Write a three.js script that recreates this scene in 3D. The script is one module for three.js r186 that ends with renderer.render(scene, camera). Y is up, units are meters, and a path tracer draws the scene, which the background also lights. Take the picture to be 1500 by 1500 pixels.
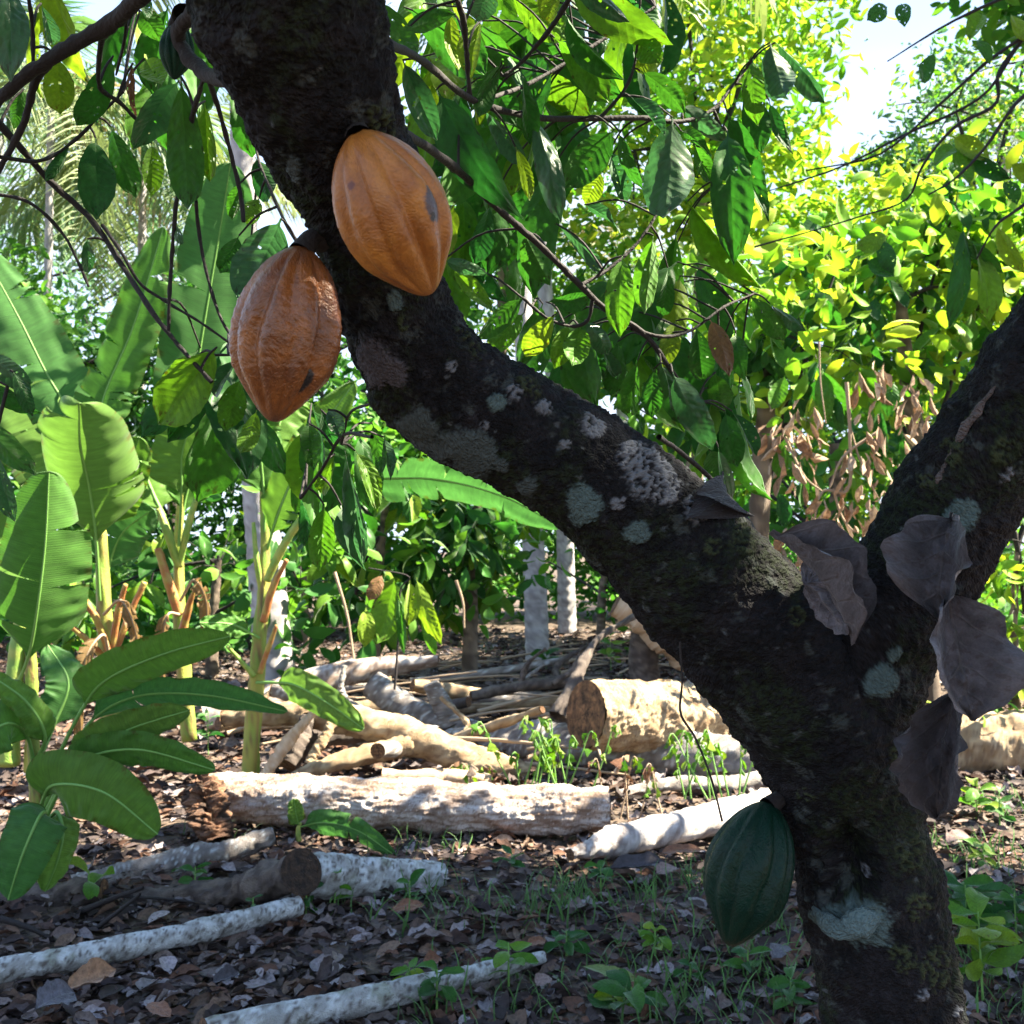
import * as THREE from 'three';
import { mergeGeometries } from 'three/addons/utils/BufferGeometryUtils.js';
import { createNoise3D } from 'simplex-noise';

// ---------- camera, sky, sun, exposure ----------
const scene = new THREE.Scene();
const F = 1608, PITCH = 0.0311, EYE = new THREE.Vector3(0, 1.3, 0);
const camera = new THREE.PerspectiveCamera(2 * Math.atan(750 / F) * 180 / Math.PI, 1, 0.05, 600);
camera.position.copy(EYE); camera.rotation.x = PITCH;
camera.focus = 1.5; camera.userData.fStop = 15;
const renderer = new THREE.WebGLRenderer({ antialias: true });
renderer.setSize(1024, 1024);
renderer.toneMapping = THREE.LinearToneMapping;
renderer.toneMappingExposure = 8.2;
renderer.shadowMap.enabled = true;

function rng(seed) { let a = seed >>> 0; return () => { a = (a + 0x6D2B79F5) | 0; let t = Math.imul(a ^ (a >>> 15), 1 | a); t = (t + Math.imul(t ^ (t >>> 7), 61 | t)) ^ t; return ((t ^ (t >>> 14)) >>> 0) / 4294967296; }; }
const noise = createNoise3D(rng(7));
const fbm = (x, y, z, o = 4) => { let s = 0, a = 0.5, n = 0; for (let i = 0; i < o; i++) { s += a * noise(x, y, z); n += a; x = x * 2.03 + 7.1; y = y * 2.03 + 3.7; z = z * 2.03 + 1.3; a *= 0.5; } return s / n; };
const clamp = (x, a = 0, b = 1) => Math.min(b, Math.max(a, x));
const ss = (a, b, x) => { const t = clamp((x - a) / (b - a)); return t * t * (3 - 2 * t); };
const lerp = (a, b, t) => a + (b - a) * t;
const mix3 = (a, b, t) => [lerp(a[0], b[0], t), lerp(a[1], b[1], t), lerp(a[2], b[2], t)];
const V = (x, y, z) => new THREE.Vector3(x, y, z);

{ // tropical sky: pale at the horizon, blue above, thin broken cloud
  const w = 512, h = 256, d = new Float32Array(w * h * 4);
  for (let j = 0; j < h; j++) for (let i = 0; i < w; i++) {
    const el = ((j + 0.5) / h - 0.5) * Math.PI, az = (i + 0.5) / w * 2 * Math.PI;
    const x = Math.cos(el) * Math.cos(az), y = Math.sin(el), z = Math.cos(el) * Math.sin(az);
    const up = Math.pow(clamp(y), 0.85);
    let c = mix3([0.76, 0.9, 1.06], [0.16, 0.4, 1.0], up);
    const cl = ss(-0.15, 0.5, fbm(x * 2.2, y * 4, z * 2.2, 5));
    c = mix3(c, [0.9, 0.97, 1.05], 0.06 + cl * 0.5);
    const k = (j * w + i) * 4; d[k] = c[0] * 0.225; d[k + 1] = c[1] * 0.225; d[k + 2] = c[2] * 0.225; d[k + 3] = 1;
  }
  const t = new THREE.DataTexture(d, w, h, THREE.RGBAFormat, THREE.FloatType);
  t.mapping = THREE.EquirectangularReflectionMapping; t.magFilter = THREE.LinearFilter; t.needsUpdate = true;
  scene.background = t; scene.environment = t;
}
const SUN = V(0.64, 0.76, -0.06).normalize();
const sun = new THREE.DirectionalLight(new THREE.Color().setRGB(1, 0.9, 0.7), 5);
sun.position.copy(SUN).multiplyScalar(40); sun.target.position.set(0, 0, -5);
sun.position.add(sun.target.position);
sun.castShadow = true; sun.shadow.radius = 1; sun.shadow.mapSize.set(4096, 4096);
Object.assign(sun.shadow.camera, { left: -16, right: 16, top: 16, bottom: -16, near: 1, far: 120 });
sun.name = 'sun'; scene.add(sun, sun.target);

// ---------- placing: photograph position + distance -> point in the plantation ----------
const CP = Math.cos(PITCH), SP = Math.sin(PITCH);
const P = (px, py, d) => { const u = (750 - py) / F * d; return V((px - 750) / F * d, EYE.y + u * CP + d * SP, u * SP - d * CP); };
const groundD = (py, y = 0) => (y - EYE.y) / ((750 - py) / F * CP + SP);
const G = (px, py, y = 0) => P(px, py, groundD(py, y));
const M = (pix, d) => pix * d / F;

// ---------- naming ----------
const taken = new Map();
const numbered = (n) => { const k = taken.get(n) ?? 0; taken.set(n, k + 1); return k ? n + '_' + String(k).padStart(3, '0') : n; };
function tag(o, label, category, group, kind) { if (label) o.userData.label = label; if (category) o.userData.category = category; if (group) o.userData.group = group; if (kind) o.userData.kind = kind; return o; }
function thing(name, label, category, group) { const o = new THREE.Group(); o.name = numbered(name); scene.add(o); return tag(o, label, category, group); }
function part(name, geo, mat, parent) { const m = new THREE.Mesh(geo, mat); m.name = parent ? name : numbered(name); (parent ?? scene).add(m); return m; }

// ---------- textures ----------
function tex(w, h, fn, srgb, wrap = true) {
  const d = new Uint8Array(w * h * 4);
  for (let j = 0; j < h; j++) for (let i = 0; i < w; i++) { const c = fn((i + 0.5) / w, (j + 0.5) / h), k = (j * w + i) * 4; for (let q = 0; q < 3; q++) d[k + q] = clamp((Array.isArray(c) ? c[q] : c), 0, 1) * 255; d[k + 3] = 255; }
  const t = new THREE.DataTexture(d, w, h); t.magFilter = THREE.LinearFilter; t.minFilter = THREE.LinearFilter;
  if (srgb) t.colorSpace = THREE.SRGBColorSpace; if (wrap) t.wrapS = t.wrapT = THREE.RepeatWrapping; t.needsUpdate = true; return t;
}
const TAU = Math.PI * 2;
const torus = (u, v, f, o) => { const a = u * TAU, b = v * TAU; return fbm(Math.cos(a) * f + 3 * Math.cos(b) * f * 0.0 + Math.cos(b) * f * 0.61, Math.sin(a) * f + Math.cos(b) * f * 0.37, Math.sin(b) * f, o); };
// leaf: midrib and side veins, blotches
const leafVein = (u, v) => { const x = Math.abs(u - 0.5) * 2; const mid = Math.exp(-Math.pow((u - 0.5) / (0.022 * (1.15 - v)), 2)); const ph = (v * 11 - x * 1.7 + 0.15 * Math.sin(v * 20)) % 1; const s = Math.min(ph < 0 ? ph + 1 : ph, 1 - (ph < 0 ? ph + 1 : ph)); return Math.max(mid, 0.6 * Math.exp(-Math.pow(s / 0.055, 2)) * (1 - 0.6 * x)); };
const leafMap = tex(192, 384, (u, v) => { const n = fbm(u * 5, v * 10, 2, 4), b = ss(0.42, 0.6, fbm(u * 9 + 5, v * 18, 9, 3)); const k = 0.86 + 0.12 * n; const ve = leafVein(u, v); let c = [k * 0.92, k, k * 0.9]; c = mix3(c, [1, 1, 0.95], ve * 0.4); const ed = ss(0.3, 0.55, fbm(u * 6 + 20, v * 8, 30, 3)) * ss(0.3, 0.5, Math.max(Math.abs(u - 0.5), v - 0.45)); c = mix3(c, [0.62, 0.42, 0.3], ed * 0.8); return mix3(c, [0.8, 0.72, 0.45], b * 0.35); }, true);
const leafBump = tex(192, 384, (u, v) => { const x = Math.abs(u - 0.5) * 2; const ph = ((v * 11 - x * 1.7 + 0.15 * Math.sin(v * 20)) % 1 + 1) % 1; return 0.3 + 0.5 * Math.sin(ph * Math.PI) + 0.12 * fbm(u * 20, v * 40, 1, 2) - 0.25 * Math.exp(-Math.pow((u - 0.5) / 0.03, 2)); });
const dryVein = (u, v) => { const x = Math.abs(u - 0.5) * 2, w = v * 5.2 - x * 1.5 - 0.25 * x * x + 0.1 * noise(u * 3, v * 3, 4), p = ((w % 1) + 1) % 1, q = Math.min(p, 1 - p); return Math.max(Math.exp(-Math.pow((u - 0.5) / 0.016, 2)), 0.85 * Math.exp(-Math.pow(q / 0.05, 2)) * (1 - 0.5 * x)); };
const dryMap = tex(256, 384, (u, v) => { const n = fbm(u * 4, v * 6, 12, 5), b = ss(0.15, 0.5, fbm(u * 8 + 3, v * 12, 5, 4)), f = fbm(u * 40, v * 60, 2, 2), k = 0.8 + 0.2 * n + 0.08 * f; let c = mix3([k, k * 0.97, k * 0.97], [0.6, 0.5, 0.46], b * 0.45); return mix3(c, [0.98, 0.94, 0.88], dryVein(u, v) * 0.5); }, true);
const dryBump = tex(256, 384, (u, v) => 0.35 + 0.4 * dryVein(u, v) + 0.25 * fbm(u * 12, v * 18, 3, 4));
const bladeMap = tex(512, 128, (u, v) => { const a = u * TAU * 1; const l = fbm(Math.cos(a) * 22, Math.sin(a) * 22, v * 0.6, 3); const n = fbm(Math.cos(a) * 2, Math.sin(a) * 2, v * 2, 3); const k = 0.84 + 0.1 * l + 0.08 * n; const br = ss(0.8, 1.0, v + 0.16 * n + 0.12 * l) * ss(-0.1, 0.25, n + 0.3 * l); return mix3([k, k, k * 0.93], [0.78, 0.56, 0.34], br * 0.85); }, true);
const bladeBump = tex(1024, 64, (u) => { const a = u * TAU; return 0.5 + 0.25 * Math.sin(u * TAU * 46) + 0.3 * fbm(Math.cos(a) * 30, Math.sin(a) * 30, 4, 2); });
const roughBump = tex(512, 512, (u, v) => 0.5 + 0.5 * torus(u, v, 4.5, 6));
const barkBump = tex(512, 512, (u, v) => { const r = 1 - Math.abs(torus(u, v, 3.2, 4)); return clamp(0.25 + 0.5 * r * r + 0.45 * torus(v, u, 9, 4)); });
const soilMap = tex(1024, 1024, (u, v) => { const n = torus(u, v, 2.2, 6), m = torus(v, u, 7, 5); const k = 0.42 + 0.16 * n + 0.2 * m; return [k * 0.86, k * 0.74, k * 0.64]; }, true);
const woodMap = tex(256, 512, (u, v) => { const l = fbm(u * 26, v * 1.6, 3, 4), n = fbm(u * 4, v * 3, 8, 3); const k = 0.72 + 0.2 * l + 0.1 * n; return [k, k * 0.97, k * 0.93]; }, true);
const endMap = tex(256, 256, (u, v) => { const x = u - 0.5, y = v - 0.5, r = Math.hypot(x, y), n = fbm(x * 6, y * 6, 3, 3); const ring = 0.5 + 0.5 * Math.sin((r + n * 0.05) * 90 + 3 * fbm(x * 3, y * 3, 9, 2)); const crack = ss(0.03, 0, Math.abs(Math.sin(Math.atan2(y, x) * 3.5 + n * 2)) * r) * 0.5; const st = ss(0, 0.4, fbm(x * 3 + 7, y * 3, 5, 4)), k = 0.56 + 0.07 * ring + 0.26 * n - crack * 0.8 - 0.16 * st; return [k, k * 0.86, k * 0.72]; }, true);
for (const t of [bladeMap, bladeBump]) t.repeat.set(1, 1);

// ---------- materials ----------
const C = (r, g, b) => new THREE.Color().setRGB(r, g, b);
const leafMat = (r, g, b, o = {}) => new THREE.MeshPhysicalMaterial({ color: C(r, g, b), map: leafMap, bumpMap: leafBump, bumpScale: 0.0013, roughness: 1, specularIntensity: 0.4, clearcoat: 0.25, clearcoatRoughness: 0.36, transmission: 0.5, thickness: 0, side: THREE.DoubleSide, ...o });
// cacao: mature leaves, fresh flush, glossy waxy ones, dying ones; mixed by chance on every tree
const L = {
  mature: [leafMat(0.032, 0.15, 0.014), leafMat(0.042, 0.17, 0.014), leafMat(0.024, 0.13, 0.02), leafMat(0.06, 0.2, 0.014)],
  flush: [leafMat(0.16, 0.32, 0.012), leafMat(0.27, 0.38, 0.015), leafMat(0.11, 0.28, 0.012)],
  waxy: [leafMat(0.04, 0.14, 0.04, { clearcoat: 0.9, clearcoatRoughness: 0.3 }), leafMat(0.05, 0.15, 0.05, { clearcoat: 0.9, clearcoatRoughness: 0.34 })],
  red: [leafMat(0.26, 0.09, 0.045), leafMat(0.3, 0.13, 0.06)],
};
const dryMat = (r, g, b) => new THREE.MeshPhysicalMaterial({ color: C(r, g, b), map: dryMap, bumpMap: dryBump, bumpScale: 0.003, roughness: 0.92, transmission: 0.12, thickness: 0, side: THREE.DoubleSide });
const D = { grey: [dryMat(0.14, 0.138, 0.16), dryMat(0.07, 0.066, 0.078), dryMat(0.21, 0.207, 0.235)], brown: [dryMat(0.42, 0.24, 0.13), dryMat(0.55, 0.36, 0.22), dryMat(0.26, 0.12, 0.06), dryMat(0.62, 0.48, 0.34)] };
const instLeaf = new THREE.MeshPhysicalMaterial({ color: 0xffffff, roughness: 1, specularIntensity: 0.4, clearcoat: 0.12, clearcoatRoughness: 0.4, transmission: 0.5, thickness: 0, side: THREE.DoubleSide });
const instDry = new THREE.MeshStandardMaterial({ color: 0xffffff, map: dryMap, bumpMap: dryBump, bumpScale: 0.0015, roughness: 0.88, side: THREE.DoubleSide });
const bladeMat = (r, g, b, o = {}) => new THREE.MeshPhysicalMaterial({ color: C(r, g, b), map: bladeMap, bumpMap: bladeBump, bumpScale: 0.001, roughness: 1, specularIntensity: 0.4, clearcoat: 0.14, clearcoatRoughness: 0.42, transmission: 0.48, thickness: 0, side: THREE.DoubleSide, ...o });
const B = [bladeMat(0.085, 0.25, 0.03), bladeMat(0.12, 0.28, 0.03), bladeMat(0.07, 0.23, 0.05), bladeMat(0.14, 0.3, 0.045)];
const ribMat = new THREE.MeshStandardMaterial({ color: C(0.13, 0.28, 0.055), roughness: 0.6 });
const vcol = (o = {}) => new THREE.MeshPhysicalMaterial({ vertexColors: true, roughness: 0.9, bumpMap: roughBump, bumpScale: 0.004, ...o });
const barkMat = vcol({ specularIntensity: 0.35, bumpMap: barkBump, bumpScale: 0.0035, roughness: 0.82 });
const logMat = vcol({ bumpMap: barkBump, bumpScale: 0.006 });
const stemMat = vcol({ roughness: 0.5, bumpScale: 0.002 });
const twigMat = new THREE.MeshStandardMaterial({ color: C(0.016, 0.012, 0.012), roughness: 0.85, bumpMap: roughBump, bumpScale: 0.002 });
const paleTwig = new THREE.MeshStandardMaterial({ color: C(0.3, 0.22, 0.15), roughness: 0.9, bumpMap: roughBump, bumpScale: 0.002 });
const woodMat = new THREE.MeshStandardMaterial({ color: C(0.5, 0.36, 0.24), map: woodMap, roughness: 0.9, bumpMap: woodMap, bumpScale: 0.004 });
const endMat = new THREE.MeshStandardMaterial({ color: C(0.4, 0.28, 0.19), map: endMap, roughness: 0.95, bumpMap: endMap, bumpScale: 0.006 });

// ---------- shapes ----------
// swept tube: pts Vector3[], rad number[]; disp(p, n, t, a) -> metres along n; col(p, n, t, a) -> rgb
function tube(pts, rad, nl, nr, { disp, col, caps = false, flat } = {}) {
  const cv = new THREE.CatmullRomCurve3(pts, false, 'centripetal'), pos = [], uv = [], cc = [], idx = [];
  const ctr = [], rr = [];
  for (let i = 0; i <= nl; i++) { const t = i / nl; ctr.push(cv.getPoint(t)); const f = t * (rad.length - 1), k = Math.min(Math.floor(f), rad.length - 2); const q = f - k, e = q * q * (3 - 2 * q); rr.push(rad.length > 1 ? lerp(rad[k], rad[k + 1], rad.length > 3 ? lerp(q, e, 0.5) : q) : rad[0]); }
  let tan = ctr[1].clone().sub(ctr[0]).normalize(), nrm = Math.abs(tan.y) < 0.9 ? V(0, 1, 0) : V(0, 0, 1); nrm.sub(tan.clone().multiplyScalar(nrm.dot(tan))).normalize();
  let len = 0; const rMean = rr.reduce((a, b) => a + b, 0) / rr.length;
  for (let i = 0; i <= nl; i++) {
    const t2 = ctr[Math.min(i + 1, nl)].clone().sub(ctr[Math.max(i - 1, 0)]).normalize();
    nrm.applyQuaternion(new THREE.Quaternion().setFromUnitVectors(tan, t2)); nrm.sub(t2.clone().multiplyScalar(nrm.dot(t2))).normalize(); tan = t2;
    const bin = tan.clone().cross(nrm); if (i) len += ctr[i].distanceTo(ctr[i - 1]);
    for (let j = 0; j <= nr; j++) {
      const a = (j % nr) / nr * TAU, n = nrm.clone().multiplyScalar(Math.cos(a)).addScaledVector(bin, Math.sin(a) * (flat ?? 1));
      const s = ctr[i].clone().addScaledVector(n, rr[i]); const k = disp ? disp(s, n, i / nl, a) : 0;
      const p = s.clone().addScaledVector(n, k);
      pos.push(p.x, p.y, p.z); uv.push(j / nr * TAU * rMean * 4, len * 4);
      if (col) cc.push(...col(s, n, i / nl, a, k));
    }
  }
  const w = nr + 1;
  for (let i = 0; i < nl; i++) for (let j = 0; j < nr; j++) { const a = i * w + j, b = a + 1, c = a + w, d = c + 1; idx.push(a, b, c, b, d, c); }
  if (caps) for (const [row, flip] of [[0, 0], [nl, 1]]) { const k = pos.length / 3; pos.push(ctr[row].x, ctr[row].y, ctr[row].z); uv.push(0, 0); if (col) cc.push(...col(ctr[row], tan, row / nl, 0, 0)); for (let j = 0; j < nr; j++) { const a = row * w + j, b = a + 1; flip ? idx.push(k, a, b) : idx.push(k, b, a); } }
  const g = new THREE.BufferGeometry();
  g.setAttribute('position', new THREE.Float32BufferAttribute(pos, 3)); g.setAttribute('uv', new THREE.Float32BufferAttribute(uv, 2));
  if (col) g.setAttribute('color', new THREE.Float32BufferAttribute(cc, 3));
  g.setIndex(idx); g.computeVertexNormals();
  const N = g.attributes.normal;
  for (let i = 0; i <= nl; i++) { const a = i * w, b = a + nr; const x = N.getX(a) + N.getX(b), y = N.getY(a) + N.getY(b), z = N.getZ(a) + N.getZ(b), l = Math.hypot(x, y, z) || 1; N.setXYZ(a, x / l, y / l, z / l); N.setXYZ(b, x / l, y / l, z / l); }
  return g;
}
const twig = (pts, r0, r1, nr = 6) => tube(pts, [r0, (r0 + r1) / 2, r1], Math.max(6, pts.length * 4), nr, { disp: (p) => r0 * 0.18 * noise(p.x * 60, p.y * 60, p.z * 60) });

// unit leaf: y 0..1 base to tip, x across (max half width 0.5), z its face
function leafGeo({ nl = 18, nw = 6, bend = 0.08, fold = 0.1, wave = 0.004, twist = 0, edge = 0, holes = 0, seed = 1, peak = 1.0, curl = 0, pleat = 0 } = {}) {
  const R = rng(seed), pos = [], uv = [], idx = [], w = 2 * nw + 1;
  const prof = (s) => { const b = Math.pow(Math.max(0, Math.sin(Math.PI * Math.pow(s, peak))), 0.56); return b * (1 - 0.5 * ss(0.86, 0.97, s)); };
  for (let i = 0; i <= nl; i++) {
    const y = i / nl, s = clamp((y - 0.07) / 0.93), hw = y < 0.075 ? 0.022 : Math.max(0.012, 0.5 * prof(s));
    for (let j = 0; j < w; j++) {
      const q = j / nw - 1, aq = Math.abs(q); let x = q * hw * (1 + (edge && aq > 0.9 ? edge * (noise(y * 5, q * 3, seed) + 0.35 * noise(y * 14, q, seed)) : 0));
      let z = bend * 4 * y * (1 - y) + fold * aq * hw * (1 - 0.3 * y) + wave * Math.sin((y * 11 - aq * hw * 3.4) * TAU) * ss(0, 0.3, aq) + 0.02 * noise(q * 1.3, y * 3, seed * 3) * ss(0.1, 0.4, s);
      z += pleat * Math.cos(q * TAU * 1.25 + 0.6 * noise(y * 2, seed, 1)) * ss(0.05, 0.4, s) * ss(1, 0.6, s) + pleat * 0.9 * noise(q * 2, y * 4, seed * 7) + pleat * 0.35 * noise(q * 6, y * 11, seed * 3);
      z += curl * Math.pow(aq, 2) * hw * (1 + 0.6 * noise(y * 3, seed, q > 0 ? 1 : 5));
      const tw = twist * (y - 0.5), xr = x * Math.cos(tw) , zr = z + x * Math.sin(tw);
      pos.push(xr, y, zr); uv.push(0.5 + q * 0.5 * (hw / 0.5 * 0.5 + 0.5), y);
    }
  }
  const hs = []; for (let k = 0; k < holes; k++) hs.push([0.15 + 0.75 * R(), (R() - 0.5) * 1.5, 0.0128 + 0.006 * R() * R()]);
  for (let i = 0; i < nl; i++) for (let j = 0; j < w - 1; j++) {
    const y = (i + 0.5) / nl, q = (j + 0.5) / nw - 1; if (hs.some(([hy, hq, r]) => Math.abs(hy - y) < r && Math.abs(hq - q) * 0.2 < r)) continue;
    const a = i * w + j; idx.push(a, a + 1, a + w, a + 1, a + w + 1, a + w);
  }
  const g = new THREE.BufferGeometry(); g.setAttribute('position', new THREE.Float32BufferAttribute(pos, 3)); g.setAttribute('uv', new THREE.Float32BufferAttribute(uv, 2)); g.setIndex(idx); g.computeVertexNormals(); return g;
}
const LG = []; for (let k = 0; k < 10; k++) LG.push(leafGeo({ nl: 40, nw: 12, bend: [0.1, -0.07, 0.14, 0.04, -0.12, 0.07, 0.12, -0.04, 0.16, 0.02][k], fold: [0.16, 0.3, -0.1, 0.22, 0.1, 0.4, -0.18, 0.25, 0.12, 0.5][k], twist: ((k * 37) % 10 - 5) * 0.16, edge: 0.05, holes: [0, 4, 7, 0, 3, 9, 0, 5, 2, 6][k], seed: 20 + k, peak: 0.98 + 0.04 * (k % 6) }));
const LGm = []; for (let k = 0; k < 6; k++) LGm.push(leafGeo({ nl: 10, nw: 3, bend: [0.12, -0.08, 0.18, 0.03, -0.14, 0.08][k], fold: [0.2, 0.35, -0.15, 0.25, 0.1, 0.4][k], wave: 0, twist: (k - 2.5) * 0.3, seed: 60 + k, edge: 0.05 }));
const LGs = []; for (let k = 0; k < 3; k++) LGs.push(leafGeo({ nl: 4, nw: 1, bend: [0.12, -0.1, 0.05][k], fold: [0.3, 0.4, 0.2][k], wave: 0, seed: 80 + k }));
const LD = []; for (let k = 0; k < 6; k++) LD.push(leafGeo({ nl: 22, nw: 7, bend: [0.1, -0.08, 0.14, 0.06, -0.12, 0.09][k], fold: [0.2, 0.4, -0.2, 0.3, 0.5, 0.15][k], twist: (k - 2.5) * 0.3, edge: 0.16, curl: [0.3, 0.5, 0.4, 0.2, 0.6, 0.3][k], seed: 100 + k, wave: 0.003, pleat: 0.015 }));
const LDs = []; for (let k = 0; k < 4; k++) LDs.push(leafGeo({ nl: 10, nw: 3, bend: [0.14, -0.1, 0.18, 0.07][k], fold: [0.2, 0.5, -0.3, 0.3][k], twist: (k - 1.5) * 0.4, edge: 0.12, pleat: 0.03, curl: [0.6, 1.1, 0.8, 0.4][k], seed: 120 + k, wave: 0 }));

function poseLeaf(m, b, t, width, roll, towards = EYE, relief = 0) {
  const y = t.clone().sub(b), len = y.length(); y.normalize();
  let z = towards.clone().sub(b); z.addScaledVector(y, -z.dot(y)); if (z.lengthSq() < 1e-6) z.set(0, 1, 0.1); z.normalize().applyAxisAngle(y, roll);
  const x = y.clone().cross(z);
  m.matrixAutoUpdate = true; m.position.copy(b); m.quaternion.setFromRotationMatrix(new THREE.Matrix4().makeBasis(x, y, z)); m.scale.set(width, len, relief ? width * relief : len); return m;
}
const pick = (a, R) => a[Math.floor(R() * a.length) % a.length];
function gauss(R) { return Math.sqrt(-2 * Math.log(R() + 1e-9)) * Math.cos(TAU * R()); }

const LF = []; for (let k = 0; k < 4; k++) LF.push(leafGeo({ nl: 10, nw: 3, bend: [0.05, -0.04, 0.09, 0.02][k], fold: [0.08, 0.2, -0.1, 0.15][k], twist: (k - 1.5) * 0.25, edge: 0.1, pleat: 0.022, curl: [0.15, 0.35, 0.2, 0.5][k], seed: 140 + k, wave: 0, peak: 1 + 0.05 * k }));
const endDark = new THREE.MeshStandardMaterial({ color: C(0.1, 0.075, 0.06), map: endMap, roughness: 0.95, bumpMap: endMap, bumpScale: 0.01 });
const dryBlade = bladeMat(0.3, 0.19, 0.09);
// ---------- ground ----------
const groundY = (x, z) => 0.035 * fbm(x * 0.7, 0, z * 0.7, 4) + 0.012 * noise(x * 5, 3, z * 5) - 0.02;
{
  const xs = [], zs = []; const grow = (a, b, n, p) => { const o = []; for (let i = 0; i <= n; i++) { const q = i / n * 2 - 1; o.push((a + b) / 2 + (b - a) / 2 * Math.sign(q) * Math.pow(Math.abs(q), p)); } return o; };
  xs.push(...grow(-220, 220, 220, 4)); zs.push(...grow(-220 - 5, 220 - 5, 220, 4));
  const pos = [], uv = [], idx = []; for (const z of zs) for (const x of xs) { pos.push(x, groundY(x, z), z); uv.push(x * 0.55, z * 0.55); }
  const w = xs.length; for (let i = 0; i < zs.length - 1; i++) for (let j = 0; j < w - 1; j++) { const a = i * w + j; idx.push(a, a + w, a + 1, a + 1, a + w, a + w + 1); }
  const g = new THREE.BufferGeometry(); g.setAttribute('position', new THREE.Float32BufferAttribute(pos, 3)); g.setAttribute('uv', new THREE.Float32BufferAttribute(uv, 2)); g.setIndex(idx); g.computeVertexNormals();
  tag(part('ground', g, new THREE.MeshStandardMaterial({ color: C(0.62, 0.58, 0.55), map: soilMap, bumpMap: roughBump, bumpScale: 0.03, roughness: 0.95 })), 'brown leaf-covered plantation floor', 'ground', null, 'structure');
}

// ---------- the cacao tree in front ----------
const cacao = thing('cacao_tree', 'dark lichen-spotted cacao tree with a forked arching trunk and hanging pods', 'tree');
const W3 = (a) => a.map(([x, y, d]) => P(x, y, d)), RD = (a) => a.map(([, , d, r]) => M(r, d));
const trunkPts = [[1330, 2330, 1.45, 135], [1326, 2000, 1.44, 112], [1320, 1700, 1.42, 102], [1308, 1490, 1.41, 100], [1282, 1340, 1.41, 103], [1250, 1200, 1.4, 98], [1218, 1085, 1.39, 112], [1150, 984, 1.38, 114], [1048, 868, 1.36, 108], [945, 762, 1.34, 98], [850, 690, 1.32, 90], [750, 628, 1.3, 88], [655, 575, 1.27, 92], [598, 500, 1.24, 88], [568, 410, 1.2, 82], [540, 310, 1.15, 92], [492, 200, 1.08, 106], [455, 100, 1.02, 122], [420, 0, 0.97, 138], [382, -130, 0.93, 140], [330, -320, 0.92, 130], [250, -560, 0.95, 110]];
const limbPts = [[1195, 1130, 1.41, 95], [1240, 1010, 1.39, 104], [1314, 884, 1.36, 94], [1386, 756, 1.33, 86], [1456, 645, 1.3, 88], [1540, 530, 1.27, 92], [1645, 375, 1.24, 90], [1770, 120, 1.22, 82], [1850, -200, 1.2, 70]];
// lichen crusts: [px, py, depth of limb, radius px, tone]
const lichens = [[545, 530, 1.25, 34, 0], [575, 545, 1.25, 20, 0], [605, 635, 1.27, 34, 1], [640, 665, 1.28, 30, 1], [690, 665, 1.29, 34, 1], [665, 655, 1.29, 22, 1], [735, 680, 1.3, 12, 1], [563, 628, 1.27, 26, 1], [773, 712, 1.31, 17, 1], [857, 737, 1.32, 26, 2], [946, 690, 1.33, 38, 3], [975, 712, 1.33, 26, 3], [925, 665, 1.33, 20, 3], [932, 780, 1.34, 18, 2], [800, 592, 1.31, 13, 3], [755, 573, 1.3, 12, 3], [660, 538, 1.27, 8, 3], [709, 622, 1.29, 6, 3], [725, 590, 1.29, 14, 2], [590, 470, 1.22, 14, 4], [578, 440, 1.22, 12, 2], [560, 60, 1, 18, 4], [575, 120, 1.03, 16, 4], [545, 30, 0.98, 14, 4], [400, 230, 1.08, 16, 1], [425, 250, 1.1, 14, 1], [1285, 995, 1.39, 24, 2], [1300, 955, 1.39, 14, 2], [1262, 1350, 1.41, 34, 2], [1225, 1355, 1.41, 24, 2], [1202, 1338, 1.41, 16, 1], [1240, 1350, 1.41, 22, 2], [1268, 1285, 1.4, 8, 3], [1345, 1447, 1.41, 13, 3], [1410, 755, 1.33, 20, 2], [1480, 695, 1.3, 12, 3], [1475, 660, 1.3, 22, 4], [1410, 650, 1.3, 20, 4], [1440, 600, 1.29, 18, 4], [1402, 672, 1.32, 10, 4], [1365, 700, 1.33, 16, 4], [1040, 800, 1.35, 12, 4], [1165, 900, 1.37, 14, 4], [1090, 790, 1.36, 24, 4], [1330, 830, 1.35, 22, 4], [1310, 1100, 1.4, 16, 4], [1340, 1250, 1.4, 26, 4], [1350, 1330, 1.4, 24, 4], [1375, 1420, 1.4, 30, 4], [1320, 1400, 1.4, 18, 4], [1412, 1490, 1.41, 10, 3], [1180, 1165, 1.4, 12, 4], [780, 560, 1.3, 20, 4], [870, 620, 1.32, 20, 3], [700, 505, 1.27, 18, 4], [1020, 745, 1.35, 22, 3], [680, 480, 1.26, 16, 4], [905, 735, 1.33, 10, 3], [828, 650, 1.31, 9, 3], [560, 180, 1.08, 24, 4], [590, 30, 1, 14, 4]];
const lichenTone = [[0.075, 0.068, 0.076], [0.055, 0.07, 0.07], [0.075, 0.11, 0.108], [0.14, 0.145, 0.16], [0.036, 0.045, 0.02]];
const lichenAt = lichens.map(([x, y, d, r, k]) => [P(x, y, d - 0.075), M(r, d), lichenTone[k], k]);
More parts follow.
